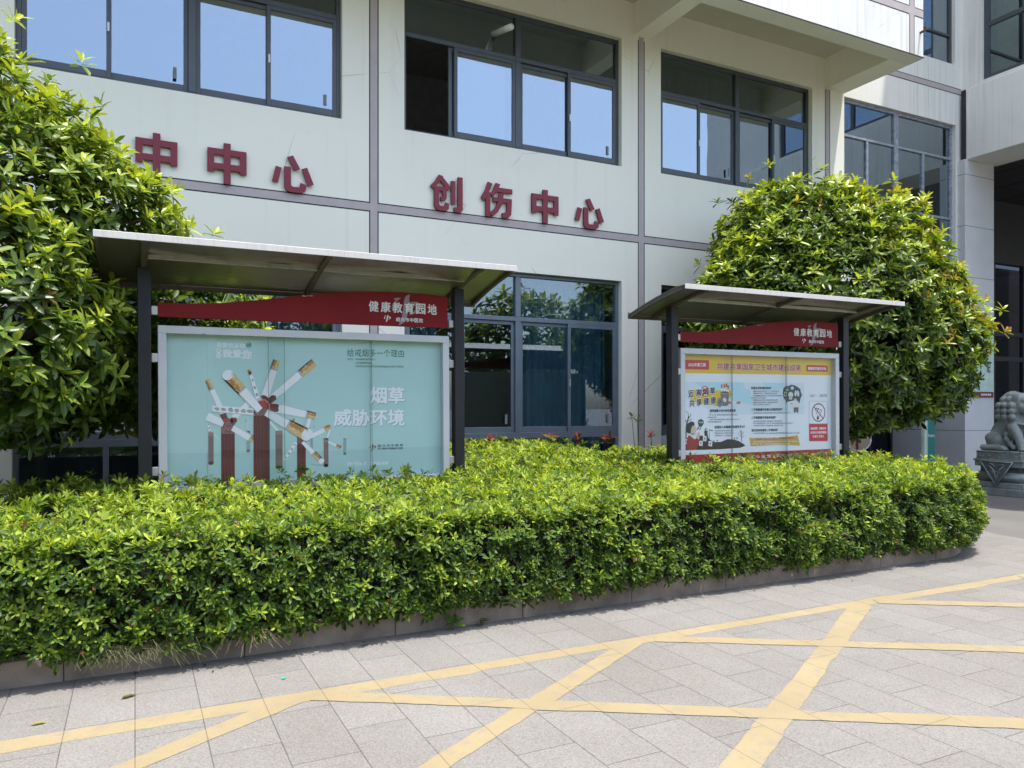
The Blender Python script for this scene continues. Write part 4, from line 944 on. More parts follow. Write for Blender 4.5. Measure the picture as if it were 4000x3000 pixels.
('p','orange',9,[-5650,18365,-5753,18774,-5605,18821,-5493,18414]),
('p','tan',9,[-5493,18414,-5605,18821,-5483,18859,-5364,18454]),
('p','grey',9,[-5627,18276,-5650,18365,-5364,18454,-5338,18366]),
('p','ash',9,[-5053,16741,-4963,16732,-4896,16633,-4902,16522,-4949,16469,-5003,16474,-5066,16478,-5099,16564,-5097,16657]),
('s','ink',10,[-5053,16741,-4963,16732,-4896,16633,-4902,16522],27),
('p','ash',9,[-5217,17345,-5151,17339,-5099,17268,-5071,17169,-5110,17090,-5180,17077,-5239,17134,-5263,17214,-5293,17325]),
('s','ink',10,[-5217,17345,-5151,17339,-5099,17268,-5071,17169],27),
('p','ash',9,[-5388,17972,-5336,17954,-5305,17898,-5243,17815,-5315,17787,-5357,17759,-5398,17807,-5430,17862,-5431,17936]),
('s','ink',10,[-5388,17972,-5336,17954,-5305,17898,-5243,17815],27),
('p','ash',9,[-5573,18651,-5512,18601,-5443,18568,-5479,18488,-5486,18425,-5533,18408,-5595,18422,-5639,18506,-5598,18573]),
('s','ink',10,[-5573,18651,-5512,18601,-5443,18568,-5479,18488],26),
('p','white',8,[-3513,15989,167,14959,43,14383,-3703,15085]),
('p','grey2',9,[-3513,15989,167,14959,152,14890,-3536,15881]),
('p','orange',9,[-547,15159,167,14959,99,14642,-622,14807]),
('p','tan',9,[-622,14807,99,14642,43,14383,-683,14519]),
('p','grey',9,[-678,15195,-547,15159,-683,14519,-816,14544]),
('p','cream',10,[-271,14662,-176,14641,-185,14599,-280,14619]),
('p','cream',10,[-421,14804,-326,14782,-336,14739,-430,14760]),
('p','cream',10,[-63,14518,33,14498,24,14458,-72,14477]),
('p','cream',10,[-495,14993,-401,14968,-411,14925,-505,14949]),
('p','cream',10,[-571,14879,-477,14856,-486,14812,-580,14834]),
('p','cream',10,[-587,14874,-493,14851,-502,14807,-597,14829]),
('p','cream',10,[-158,14867,-64,14843,-73,14802,-167,14825]),
('p','cream',10,[-175,14703,-80,14682,-88,14640,-184,14661]),
('p','cream',10,[-603,14819,-508,14797,-518,14753,-612,14775]),
('p','cream',10,[-431,14860,-337,14837,-346,14794,-440,14816]),
('p','cream',10,[-446,14709,-352,14688,-361,14645,-456,14665]),
('p','cream',10,[-283,14965,-188,14941,-198,14898,-292,14923]),
('p','cream',10,[-283,14625,-188,14605,-197,14563,-292,14583]),
('p','cream',10,[-378,14954,-284,14930,-293,14887,-387,14911]),
('p','cream',10,[-404,14566,-309,14547,-318,14504,-414,14523]),
('p','cream',10,[16,14617,111,14596,103,14556,7,14577]),
('p','stub',9,[-4659,16494,-4444,16592,-4206,16504,-3990,16316,-3725,16589,-3387,16537,-3340,16186,-3848,15840,-4447,16007]),
('p','stub',10,[-3944,15866,-3244,15784,-3099,15682,-3185,15406,-3124,15280,-3222,15080,-3875,15090]),
('p','red',11,[-5017,15926,-4505,16195,-4064,16042,-3944,15753,-4209,15507,-4806,15427]),
('s','pink',12,[-4922,16049,-4326,16193,-3944,15791,-3875,15065],85),
('p','white',12,[-4977,15014,-7755,17949,-7006,18675,-4517,15442]),
('p','grey2',13,[-4977,15014,-7755,17949,-7666,18036,-4922,15065]),
('p','orange',13,[-6602,16731,-7755,17949,-7344,18347,-6256,17061]),
('p','tan',13,[-6256,17061,-7344,18347,-7006,18675,-5972,17331]),
('p','grey',13,[-6505,16628,-6602,16731,-5972,17331,-5885,17219]),
('p','cream',14,[-6752,16976,-6820,17049,-6774,17093,-6706,17019]),
('p','cream',14,[-6643,17687,-6707,17765,-6658,17811,-6595,17733]),
('p','cream',14,[-6738,17504,-6803,17580,-6756,17626,-6691,17549]),
('p','cream',14,[-6323,17024,-6389,17101,-6344,17143,-6279,17066]),
('p','cream',14,[-7036,18335,-7099,18413,-7047,18463,-6984,18385]),
('p','cream',14,[-7278,17648,-7345,17722,-7295,17770,-7228,17696]),
('p','cream',14,[-6985,18281,-7048,18359,-6996,18409,-6934,18331]),
('p','cream',14,[-6398,17281,-6463,17358,-6417,17402,-6353,17324]),
('p','cream',14,[-6530,16844,-6598,16918,-6553,16960,-6486,16886]),
('p','cream',14,[-6818,17205,-6885,17279,-6838,17324,-6771,17249]),
('p','cream',14,[-6878,18096,-6941,18174,-6890,18222,-6828,18144]),
('p','cream',14,[-6756,17324,-6822,17399,-6775,17445,-6709,17369]),
('p','cream',14,[-6644,16931,-6712,17005,-6667,17048,-6599,16974]),
('p','cream',14,[-6965,17913,-7029,17990,-6979,18038,-6915,17961]),
('p','cream',14,[-6371,17071,-6437,17147,-6392,17190,-6326,17114]),
('p','cream',14,[-6511,17681,-6574,17760,-6527,17806,-6464,17727]),
('e','white',14,(-7381,18311),502,429,7400),
('p','white',12,[-4060,15352,-402,13505,-962,12489,-4362,14788]),
('p','grey2',13,[-4060,15352,-402,13505,-470,13383,-4096,15285]),
('p','orange',13,[-2035,14330,-402,13505,-710,12945,-2279,13881]),
('p','tan',13,[-2279,13881,-710,12945,-962,12489,-2478,13514]),
('p','grey',13,[-2163,14394,-2035,14330,-2478,13514,-2597,13595]),
('p','cream',14,[-2118,13640,-2030,13586,-2063,13526,-2150,13581]),
('p','cream',14,[-1880,13696,-1791,13644,-1825,13582,-1913,13636]),
('p','cream',14,[-2383,13639,-2296,13583,-2328,13525,-2414,13582]),
('p','cream',14,[-727,13571,-634,13523,-673,13453,-765,13502]),
('p','cream',14,[-691,13439,-598,13390,-637,13319,-729,13369]),
('p','cream',14,[-1880,13625,-1791,13572,-1825,13511,-1913,13565]),
('p','cream',14,[-1040,12847,-952,12791,-990,12721,-1078,12778]),
('p','cream',14,[-2250,13925,-2162,13873,-2193,13815,-2281,13868]),
('p','cream',14,[-1443,13488,-1353,13436,-1389,13371,-1478,13424]),
('p','cream',14,[-983,13570,-891,13521,-929,13453,-1020,13503]),
('p','cream',14,[-926,13687,-833,13639,-871,13571,-963,13620]),
('p','cream',14,[-1902,14103,-1811,14055,-1843,13995,-1934,14044]),
('p','cream',14,[-1869,13554,-1780,13501,-1814,13439,-1902,13493]),
('p','cream',14,[-1698,13303,-1611,13248,-1646,13184,-1733,13240]),
('p','cream',14,[-1923,13527,-1835,13472,-1868,13411,-1956,13466]),
('p','cream',14,[-1154,13488,-1063,13437,-1100,13370,-1190,13422]),
('e','white',14,(-682,12996),575,471,-20700),
('s','fleck',9,[-4536,14983,-4566,14927],37),
('s','fleck',9,[-4107,14859,-4161,14814],37),
('s','fleck',9,[-5158,15158,-5225,15105],36),
('s','fleck',9,[-4412,15248,-4387,15189],37),
('s','fleck',9,[-5192,15086,-5227,15034],36),
('s','fleck',9,[-4870,14997,-4878,14954],36),
('s','fleck',9,[-4544,14938,-4572,14893],36),
('s','fleck',9,[-4740,14844,-4672,14781],36),
('s','fleck',9,[-4094,14890,-4112,14849],37),
('s','fleck',9,[-4407,15074,-4427,15029],37),
('s','fleck',9,[-4716,15134,-4749,15087],36),
('s','fleck',9,[-4653,14890,-4641,14842],37),
('s','fleck',9,[-4876,15146,-4918,15101],37),
('s','fleck',9,[-4580,15370,-4583,15319],37),
('s','fleck',9,[-4339,14956,-4312,14892],37),
('s','fleck',9,[-4757,15011,-4780,14953],36),
('s','fleck',9,[-4816,15151,-4879,15105],36),
('s','fleck',9,[-4006,15273,-3979,15211],37),
('s','fleck',9,[-4318,15125,-4305,15085],37),
('s','fleck',9,[-5131,15308,-5181,15268],36),
('s','fleck',9,[-5061,15087,-5106,15015],36),
('s','fleck',9,[-4372,15084,-4342,15037],37),
('s','fleck',9,[-4064,14894,-4032,14838],37),
('s','fleck',9,[-4170,14954,-4148,14882],37),
('s','fleck',9,[-4431,15194,-4424,15149],36),
('s','fleck',9,[-4984,14979,-4944,14905],36),
('s','fleck',9,[-4159,15080,-4218,15025],37),
('s','fleck',9,[-4062,14926,-4065,14871],37),
('s','fleck',9,[-4950,15319,-5011,15249],36),
('s','fleck',9,[-4423,15333,-4435,15294],37),
('s','fleck',9,[-4962,14975,-4941,14920],36),
('s','fleck',9,[-4881,15023,-4816,14968],36),
('s','fleck',9,[-5134,15395,-5193,15323],36),
('s','fleck',9,[-4549,14903,-4596,14856],37),
('s','fleck',9,[-4359,14863,-4382,14824],36),
('s','fleck',9,[-4142,15237,-4107,15193],37),
('s','fleck',9,[-4356,14897,-4323,14846],37),
('s','fleck',9,[-4314,15334,-4341,15281],37),
('s','fleck',9,[-4125,15322,-4070,15254],37),
('s','fleck',9,[-4006,15187,-4049,15141],37),
('s','fleck',9,[-4189,14817,-4160,14761],37),
('s','fleck',9,[-4866,14910,-4813,14868],36),
('s','fleck',9,[-4954,14913,-4905,14863],36),
('s','fleck',9,[-4874,15160,-4869,15119],36),
('s','fleck',9,[-4176,15085,-4137,15039],36),
('s','fleck',9,[-4015,14948,-4038,14875],37),
('s','fleck',9,[-4349,14897,-4414,14859],37),
('s','fleck',9,[-4294,15231,-4292,15187],37),
('s','fleck',9,[-3999,15103,-3951,15062],37),
('s','fleck',9,[-4624,15386,-4570,15331],36),
('s','fleck',9,[-5136,15384,-5130,15344],36),
('s','fleck',9,[-4993,15159,-4994,15100],36),
('s','fleck',9,[-4448,15190,-4431,15147],37),
('s','fleck',9,[-4880,14932,-4930,14887],36),
('s','fleck',9,[-4920,15131,-4991,15093],36),
('s','fleck',9,[-4646,15324,-4621,15257],37),
('s','fleck',9,[-4502,14991,-4517,14952],37),
('s','fleck',9,[-4674,15194,-4661,15151],36),
('s','fleck',9,[-4940,14923,-4973,14871],36),
('s','fleck',9,[-4051,15245,-4102,15182],37),
('s','fleck',5,[-7319,13626,-7382,13576],36),
('s','fleck',5,[-7890,13961,-7862,13921],35),
('s','fleck',5,[-7598,13303,-7534,13247],35),
('s','fleck',5,[-7147,13603,-7152,13535],36),
('s','fleck',5,[-7722,13446,-7785,13380],36),
('s','fleck',5,[-7207,13769,-7183,13715],36),
('s','fleck',5,[-7099,14060,-7098,13991],36),
('s','fleck',5,[-6948,13962,-6983,13893],36),
('s','fleck',5,[-7542,14119,-7513,14067],35),
('s','fleck',5,[-7146,13740,-7146,13688],36),
('s','fleck',5,[-7602,13380,-7579,13313],35),
('s','fleck',5,[-6981,13936,-6923,13867],36),
('s','fleck',5,[-7381,13666,-7434,13603],36),
('s','fleck',5,[-7720,13705,-7771,13667],36),
('s','fleck',5,[-7275,13731,-7252,13665],35),
('s','fleck',5,[-6891,14081,-6873,14022],36),
('s','fleck',5,[-7233,13684,-7226,13616],36),
('s','fleck',5,[-7436,13697,-7410,13656],36),
('s','fleck',5,[-7455,14078,-7504,14042],36),
('s','fleck',5,[-7681,13982,-7679,13925],35),
('s','fleck',5,[-7055,13730,-7002,13677],36),
('s','fleck',5,[-7137,13673,-7120,13626],36),
('s','fleck',5,[-6940,13477,-6989,13422],36),
('s','fleck',5,[-6877,14111,-6905,14048],36),
('s','fleck',5,[-7856,13522,-7847,13458],35),
('s','fleck',5,[-7337,13338,-7358,13281],36),
('s','fleck',5,[-7844,13691,-7855,13619],35),
('s','fleck',5,[-6929,14034,-6993,13994],36),
('s','fleck',5,[-7701,13535,-7695,13479],35),
('s','fleck',5,[-7421,14161,-7436,14088],36),
('s','fleck',5,[-7060,13654,-7102,13584],36),
('s','fleck',5,[-7465,13623,-7506,13576],36),
('s','fleck',5,[-7544,13823,-7610,13763],35),
('s','fleck',5,[-7723,13644,-7707,13581],35),
('s','fleck',5,[-7598,13914,-7563,13862],35),
('s','fleck',5,[-7742,13379,-7809,13312],35),
('s','fleck',5,[-7598,13835,-7533,13781],35),
('s','fleck',5,[-7166,13798,-7109,13733],36),
('s','fleck',5,[-7405,14092,-7424,14038],36),
('s','fleck',5,[-7607,13701,-7647,13648],35),
('s','fleck',5,[-7359,13573,-7326,13509],36),
('s','fleck',5,[-7464,13767,-7413,13716],36),
('s','fleck',5,[-7146,13285,-7087,13226],36),
('s','fleck',5,[-7586,13624,-7561,13567],35),
('s','fleck',5,[-7548,13769,-7606,13723],35),
('s','fleck',5,[-7749,13589,-7686,13545],35),
('s','fleck',5,[-7868,13527,-7888,13472],35),
('s','fleck',5,[-7832,14020,-7805,13960],35),
('s','fleck',5,[-7027,13309,-7047,13250],36),
('s','fleck',5,[-7440,13723,-7456,13650],36),
('t','我要告诉你','white',2,(-8289,20889),(-5937,20876),438,220),
('t','我爱你','white',2,(-7794,20175),(-5401,20151),684,300),
('s','white',2,[-6244,19803,-5379,19781],72),
('e','white',2,(-8099,20387),203,218,0),
('t','因','teal2',3,(-8212,20384),(-7986,20389),242,200),
('e','white',2,(-8101,19976),203,218,0),
('t','为','teal2',3,(-8214,19973),(-7988,19978),241,200),
('e','ink',2,(-5632,20946),211,221,0),
('e','teal',3,(-5632,20946),164,172,0),
('s','ink',4,[-5773,20819,-5491,21072],60),
('s','ink',4,[-5749,20979,-5515,20887],72),
('t','给戒烟多一个理由','green',2,(3025,20503),(8498,20566),717,0),
('t','发起方：新探健康发展研究中心','green',2,(3024,19929),(5747,19937),198,0),
('t','北京健康教育协会','green',2,(3819,19602),(5339,19599),198,0),
('t','中国生物多样性保护与绿色发展基金会法律工作委员会','green',2,(3792,19273),(8471,19308),200,0),
('t','烟草','shadow',2,(5270,16521),(8530,16465),1502,300),
('t','威胁环境','shadow',2,(1813,14446),(8532,14376),1514,300),
('t','烟草','white',3,(5229,16588),(8488,16533),1502,300),
('t','威胁环境','white',3,(1775,14512),(8490,14444),1514,300),
('l','redink',2,(5391,11649),667),
('t','绍 兴 市 中 医 院','ink',2,(5884,11819),(8350,11814),229,150),
('t','浙江中医药大学附属绍兴中医院','ink',2,(5856,11552),(8351,11515),203,150),
('t','扫一扫关注','white',2,(3001,10238),(4793,10196),344,0),
('t','控烟新探索','white',2,(5092,10182),(6906,10153),349,0)]
P2 = [
('p','paper',0,[-12200,21680,12200,21680,12200,8950,-12200,8950]),
('p','yellow',1,[-12200,21680,12200,21680,12181,19531,-12202,19494]),
('p','redb',1,[-12212,10008,12210,10019,12200,8950,-12200,8950]),
('p','sky1',1,[-12203,18486,7361,18491,7414,14528,-12207,14726]),
('p','sky2',2,[-10248,18490,-2708,18501,-2500,17719,-1562,17502,-1636,16938,-582,15585,-5017,16474,-7026,16906,-8999,17657,-9695,18194]),
('p','paper2',2,[-12205,16983,-10663,16235,-8719,15586,-8158,15147,-8298,14655,-12207,14672]),
('p','sky2',2,[317,18484,3863,18517,3788,17893,2931,17540,776,17750]),
('p','redc',2,[-11671,20900,-11660,20966,-11624,21013,-11564,21042,-11481,21051,-8243,21055,-8157,21046,-8096,21017,-8059,20969,-8046,20902,-8046,20094,-8058,20027,-8095,19979,-8157,19951,-8243,19941,-11482,19944,-11565,19954,-11625,19982,-11660,20029,-11672,20095]),
('t','2022年第三期','white',3,(-11140,20472),(-8580,20497),411,200),
('p','redc',2,[7786,20677,7798,20739,7834,20783,7895,20809,7980,20817,11419,20809,11506,20799,11569,20772,11607,20728,11620,20665,11623,20117,11611,20055,11574,20010,11512,19984,11424,19975,7984,19985,7899,19994,7838,20021,7802,20065,7789,20127]),
('t','健康知识普及行动','white',3,(8096,20367),(11321,20385),378,300),
('t','共建共享国家卫生城市建设成果','white',2,(-6858,20360),(6836,20423),837,500),
('t','共建共享国家卫生城市建设成果','magenta',3,(-6858,20360),(6836,20423),837,220),
('p','yellow',3,[-11238,17582,-8158,17556,-5163,17494,-4931,17696,-4495,17032,-5132,16451,-6455,15641,-8999,15913,-10663,16181]),
('t','远','white',4,(-11183,17076),(-10414,17124),908,550),
('t','远','navy',5,(-11156,17076),(-10442,17124),822,250),
('t','离','white',4,(-10028,17214),(-9250,17263),913,550),
('t','离','navy',5,(-10000,17214),(-9278,17263),826,250),
('t','草','white',4,(-7961,17426),(-7140,17477),877,550),
('t','草','navy',5,(-7933,17427),(-7169,17477),790,300),
('e','redc',4,(-8677,17388),602,638,0),
('e','white',5,(-8677,17388),476,528,0),
('t','烟','ink',6,(-9055,17363),(-8299,17413),721,400),
('s','redc',7,[-9027,16894,-8327,17882],112),
('t','共','white',4,(-11033,15975),(-10222,16020),909,550),
('t','共','navy',5,(-11006,15975),(-10249,16020),823,250),
('t','享','white',4,(-9986,16085),(-9167,16131),914,550),
('t','享','navy',5,(-9959,16085),(-9195,16131),826,250),
('t','健','white',4,(-8929,16197),(-8102,16243),918,550),
('t','健','navy',5,(-8901,16197),(-8130,16243),831,250),
('t','康','white',4,(-7862,16309),(-7026,16356),923,550),
('t','康','navy',5,(-7834,16309),(-7054,16356),835,250),
('p','bin',5,[-6370,17219,-5061,17295,-5117,15808,-5377,15674,-5953,15641,-6169,15751]),
('e','bin2',6,(-5725,17224),662,178,0),
('e','bin2',6,(-6455,16071),443,572,-1500),
('e','bin',7,(-6398,16115),315,440,-1500),
('e','white',7,(-5710,16383),317,322,0),
('r','ink',8,(-5710,16383),317,322,43),
('s','ink',8,[-5882,16194,-5537,16605],51),
('s','ink',8,[-6570,15972,-6284,16270],76),
('p','white',6,[-6256,17794,-6027,17796,-6027,17221,-6256,17220]),
('p','orange2',7,[-6257,18235,-6027,18238,-6027,17774,-6256,17772]),
('p','white',6,[-5855,17820,-5625,17822,-5624,17224,-5854,17223]),
('p','orange2',7,[-5855,18262,-5625,18265,-5625,17800,-5855,17798]),
('p','white',6,[-5538,17911,-5308,17914,-5307,17227,-5538,17225]),
('p','orange2',7,[-5539,18354,-5308,18357,-5308,17892,-5538,17889]),
('p','white',6,[-5278,17692,-5047,17695,-5047,17229,-5278,17227]),
('p','orange2',7,[-5279,18136,-5048,18138,-5047,17672,-5278,17670]),
('p','orange2',6,[-5306,16207,-4726,16208,-4726,15941,-5305,15940]),
('p','orange2',6,[-3822,16188,-3264,16190,-3264,15921,-3822,15920]),
('p','white',6,[-4697,16186,-4406,16187,-4406,15964,-4697,15964]),
('t','烟草烟雾中有多种有害物质','navy',4,(-7974,15103),(-3996,15116),332,300),
('d','txt',4,(-7988,14621),(-3673,14601),143,0),
('d','txt',4,(-8298,14348),(-6954,14341),142,1),
('d','txt',4,(-7988,14083),(-3378,14051),142,2),
('d','txt',4,(-8298,13811),(-6110,13794),142,3),
('d','txt',4,(-7237,12745),(-4285,12707),143,4),
('d','txt',4,(-7237,12470),(-4284,12428),143,5),
('d','txt',4,(-7237,12172),(-4605,12131),143,6),
('t','吸烟对人体健康的危害有多大？','navy',4,(-7237,13164),(-2550,13157),333,300),
('t','吸烟会导致哪些疾病？','navy',4,(-1518,17818),(1817,17840),318,300),
('d','txt',4,(-1188,17426),(3165,17462),147,20),
('d','txtred',5,(-1188,17426),(-768,17430),147,40),
('d','txt',4,(-1187,17167),(2808,17194),147,21),
('d','txtred',5,(-1187,17167),(-103,17174),147,41),
('d','txt',4,(-1187,16884),(3557,16911),147,22),
('d','txtred',5,(-1187,16884),(-103,16891),147,42),
('d','txt',4,(-1486,16623),(962,16634),147,23),
('d','txt',4,(-1186,16353),(2905,16367),146,24),
('d','txtred',5,(-1186,16353),(-434,16356),146,44),
('d','txt',4,(-1185,16071),(2844,16079),147,25),
('d','txtred',5,(-1185,16071),(-584,16072),147,45),
('d','txt',4,(-1184,15811),(1670,15814),147,26),
('d','txt',4,(-1182,14794),(4981,14772),147,27),
('d','txt',4,(-1179,13787),(3601,13748),147,28),
('d','txt',4,(-1179,13527),(5431,13466),147,29),
('d','txt',4,(-1178,13244),(3759,13192),147,30),
('d','txt',4,(-1176,12315),(6507,12203),147,31),
('t','二手烟暴露的危害比吸烟更低吗？','navy',4,(-1482,15190),(3657,15192),320,300),
('t','二手烟暴露可导致的疾病？','navy',4,(-1480,14219),(2540,14206),319,300),
('t','我们该如何避免二手烟危害？','navy',4,(-1476,12670),(2887,12660),320,300),
('p','cream',3,[-1893,11840,642,11661,3265,11708,6268,11984,6724,10546,2490,10753,-1696,10684]),
('p','ochre',4,[-1803,11748,642,11592,3265,11638,6204,11892,6595,10643,2490,10846,-1592,10772]),
('t','2022年','redc',5,(-843,11641),(215,11634),251,300),
('d','redc',5,(337,11643),(5551,11599),228,77),
('d','white',5,(-1143,11284),(6272,11142),171,50),
('d','white',5,(-1443,11018),(4840,10890),169,51),
('p','slate',4,[3788,17778,4179,18105,4730,18135,5124,18278,5760,18204,6239,18011,6721,17747,6803,17339,6998,16989,6727,16520,6569,15935,5611,15841,4345,15874,4186,16279,3840,16624,3712,17201]),
('e','fog',5,(5332,17851),270,197,0),
('e','cream',5,(4152,17088),267,299,0),
('e','slate',6,(4152,17088),188,219,0),
('e','fog',5,(5051,17001),411,371,0),
('p','fog',5,[4736,16744,5369,16747,5259,16398,4737,16454]),
('e','fog',5,(5892,17193),191,398,-1500),
('e','fog',5,(6323,17172),192,398,1500),
('e','fog',5,(4369,17610),126,81,0),
('e','fog',5,(4574,17623),79,81,0),
('e','skin',6,(5831,16493),224,209,0),
('e','ink2',7,(5830,16633),224,104,0),
('p','shirt',6,[4376,16106,5133,16224,5609,16306,6119,16308,6602,15877,6411,15409,5534,15375,5293,15933,4424,15816]),
('p','pants',6,[5549,15410,6379,15444,6350,14767,6031,14768,5965,15176,5871,14768,5568,14770]),
('d','txt',3,(8374,16998),(9322,17003),130,2412),
('d','txt',3,(8375,16809),(9324,16814),129,2428),
('d','txt',3,(10179,17008),(11510,17016),130,2522),
('d','txt',3,(10180,16819),(11511,16825),131,2538),
('p','grey',2,[8215,16114,8226,16165,8256,16202,8307,16223,8378,16229,11415,16184,11488,16175,11540,16152,11571,16114,11582,16062,11582,11100,11571,11048,11540,11011,11487,10990,11414,10985,8373,11076,8302,11086,8251,11109,8221,11147,8211,11199]),
('p','paper',3,[8280,16091,8289,16132,8313,16161,8354,16178,8411,16183,11382,16135,11440,16128,11482,16110,11507,16080,11515,16038,11500,13410,11492,13368,11466,13339,11425,13321,11366,13316,8394,13344,8337,13351,8296,13369,8272,13398,8264,13440]),
('p','redc',3,[8247,13192,8256,13233,8280,13263,8321,13280,8378,13285,11416,13255,11475,13249,11517,13230,11542,13200,11550,13158,11548,11160,11539,11119,11514,11089,11472,11072,11414,11067,8373,11125,8316,11132,8275,11151,8251,11181,8243,11222]),
('r','maroon',5,(9912,14742),1221,1202,149),
('s','maroon',5,[9036,15525,10795,13917],127),
('s','ink',4,[9751,14102,10406,15109],340),
('s','paper',5,[9816,14244,10340,15038],212),
('e','ink',4,(9784,13983),198,165,0),
('s','ink',4,[9501,14519,9696,14992,10025,15228,9497,15288,9334,14993],85),
('t','拒绝烟草，珍爱生命','white',4,(8495,12718),(11270,12695),309,300),
('t','支持公共场所禁烟','white',4,(8498,12210),(11273,12182),309,300),
('t','为自己 为他人','white',4,(8860,11708),(10909,11686),309,300),
('p','hill',4,[-11763,10580,-11816,11920,-10665,12096,-9279,12226,-8509,12083,-7875,11633,-7308,11402,-6309,11405,-5301,11697,-4429,11659,-3550,11442,-2812,11091,-2486,10836,-3255,10617,-6451,10533]),
('s','ink',4,[-11516,11915,-11487,12995,-11350,13858,-11076,14505],147),
('s','ink',4,[-11405,13751,-11732,14293,-11827,14724],61),
('s','ink',4,[-11323,14074,-10870,14504,-10801,14828],61),
('s','ink',4,[-11446,13211,-11964,13432,-12100,13649],61),
('s','ink',4,[-11185,14343,-11185,14830,-11513,15101],61),
('s','ink',4,[-11350,13858,-10664,14178],61),
('s','ink',5,[-3079,11321,-3080,12107,-3170,12782],78),
('s','ink',5,[-3080,11883,-3478,12226,-3552,12451],39),
('s','ink',5,[-3110,12108,-2741,12439,-2667,12607],39),
('s','ink',5,[-3080,11770,-2637,12044],39),
('s','ink',5,[-3140,12333,-3376,12673],39),
('p','ink',5,[-8761,12196,-8831,12580,-8691,13049,-8509,13069,-8354,12848,-8326,12299,-8185,11858,-8579,11755]),
('s','ink',5,[-8044,11746,-8101,12899],50),
('p','ink',5,[-8129,12900,-7521,12815,-7479,12704,-8016,12810]),
('e','fog',6,(-8537,12872),113,110,0),
('p','shirt',6,[-9027,12178,-8467,12126,-8523,11513,-9055,11589]),
('s','ink',7,[-8775,11999,-8803,11671],62),
('s','ink',7,[-8915,11892,-8635,11866],50),
('p','shirt',6,[-9613,11642,-9055,11589,-9111,10977,-9641,11054]),
('s','ink',7,[-9363,11463,-9391,11136],62),
('s','ink',7,[-9502,11357,-9223,11329],50),
('p','shirt',6,[-8185,11561,-7620,11507,-7676,10892,-8213,10969]),
('s','ink',7,[-7931,11381,-7959,11052],63),
('s','ink',7,[-8072,11274,-7790,11246],50),
('p','shirt',6,[-11789,11898,-11242,11845,-11297,11240,-11817,11316]),
('s','ink',7,[-11543,11721,-11571,11397],61),
('s','ink',7,[-11680,11615,-11407,11589],49),
('s','ink',5,[-6881,11681,-6881,11372],51),
('s','ink',5,[-7009,11573,-6752,11568],51),
('s','ink',5,[-7379,11646,-7379,11337],50),
('s','ink',5,[-7506,11538,-7251,11533],50),
('s','ink',5,[-3801,11917,-3800,11604],52),
('s','ink',5,[-3933,11807,-3669,11803],52),
('s','ink',5,[-4181,11879,-4181,11566],52),
('s','ink',5,[-4313,11769,-4050,11765],52),
('p','jacket',7,[-11489,10595,-11420,11697,-11187,12288,-10665,12313,-10043,11890,-9669,11992,-9502,11662,-9891,10852,-10044,10583]),
('p','shirt',8,[-11105,12319,-10871,12468,-9974,12455,-9974,11997,-10251,11785]),
('p','skin',8,[-11008,13098,-10871,13421,-10388,13525,-10140,13305,-10085,13087,-9946,12846,-10112,12739,-10140,12457,-10665,12313,-11008,12556]),
('p','ink',9,[-11515,13104,-11378,13642,-10801,13908,-10361,13796,-10250,13523,-10664,13289,-10802,12987,-10857,12554,-11187,12505,-11460,12725]),
('p','skin',9,[-9974,11889,-9835,12485,-9613,12667,-9502,12295,-9641,11774]),
('s','white',10,[-9946,12628,-9488,12698],74),
('p','slate',7,[-9668,14062,-9278,14169,-8929,13948,-8915,13620,-9209,13295,-9627,13354,-9779,13737]),
('e','fog',8,(-9487,13756),97,98,0),
('e','fog',8,(-9153,13753),98,98,0),
('s','slate',7,[-9557,13353,-9835,13030,-9946,12977],112),
('s','slate',7,[-9279,13318,-9418,13025,-9668,12919],87),
('t','绍 兴 市 中 医 院','white',3,(-3591,9446),(1722,9437),409,200),
('t','浙江中医药大学附属绍兴中医院','white',3,(2588,9460),(7991,9457),397,120),
('t','2022 年第三期','white',3,(8546,9442),(11458,9438),428,100)]
board(1.465, 'notice board under a steel canopy showing the teal poster of cigarette tree stumps', P1, [(-.27, -.405), (.525, .505)], 1, .07)
board(6.865, 'notice board under a steel canopy showing the yellow and white health poster', P2, [(-.49, -.495), (.41, .375)], 5, .02)

# ================================================================== HEDGE
rng = np.random.default_rng(11)
def top_z(Y): return .805 + .052 * (Y - 4.9)
def colr(young, old_dark, mid, amt):
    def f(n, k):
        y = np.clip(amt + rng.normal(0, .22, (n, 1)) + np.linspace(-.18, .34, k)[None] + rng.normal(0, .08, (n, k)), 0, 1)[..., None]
        c = np.where(y < .5, np.asarray(old_dark) * (1 - y * 2) + np.asarray(mid) * y * 2, np.asarray(mid) * (2 - y * 2) + np.asarray(young) * (y * 2 - 1))
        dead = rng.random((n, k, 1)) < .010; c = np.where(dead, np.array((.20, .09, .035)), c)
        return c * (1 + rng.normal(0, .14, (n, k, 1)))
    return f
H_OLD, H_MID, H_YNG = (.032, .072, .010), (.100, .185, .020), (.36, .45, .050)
hg = thing('clipped_hedge', 'long clipped evergreen hedge with bright yellow-green tips filling the kerbed bed', 'hedge', (4, 5, 0))
HX, HY, HR = 7.2, 6.4, 1.62
def front(s):   # arc length -> point, normal along the outer face
    L1 = HX + 4.2; La = HR * PI / 2
    x = np.where(s < L1, -4.2 + s, 0); y = np.where(s < L1, HY - HR, 0); nx = np.zeros_like(s); ny = -np.ones_like(s)
    a = np.clip((s - L1) / HR, 0, PI / 2); k = s >= L1
    x = np.where(k, HX + HR * np.sin(a), x); y = np.where(k, HY - HR * np.cos(a), y); nx = np.where(k, np.sin(a), nx); ny = np.where(k, -np.cos(a), ny)
    ex = np.clip(s - L1 - La, 0, 9); x = x + ex * .12; y = y + ex; return x, y, nx, ny
fo = Foliage()
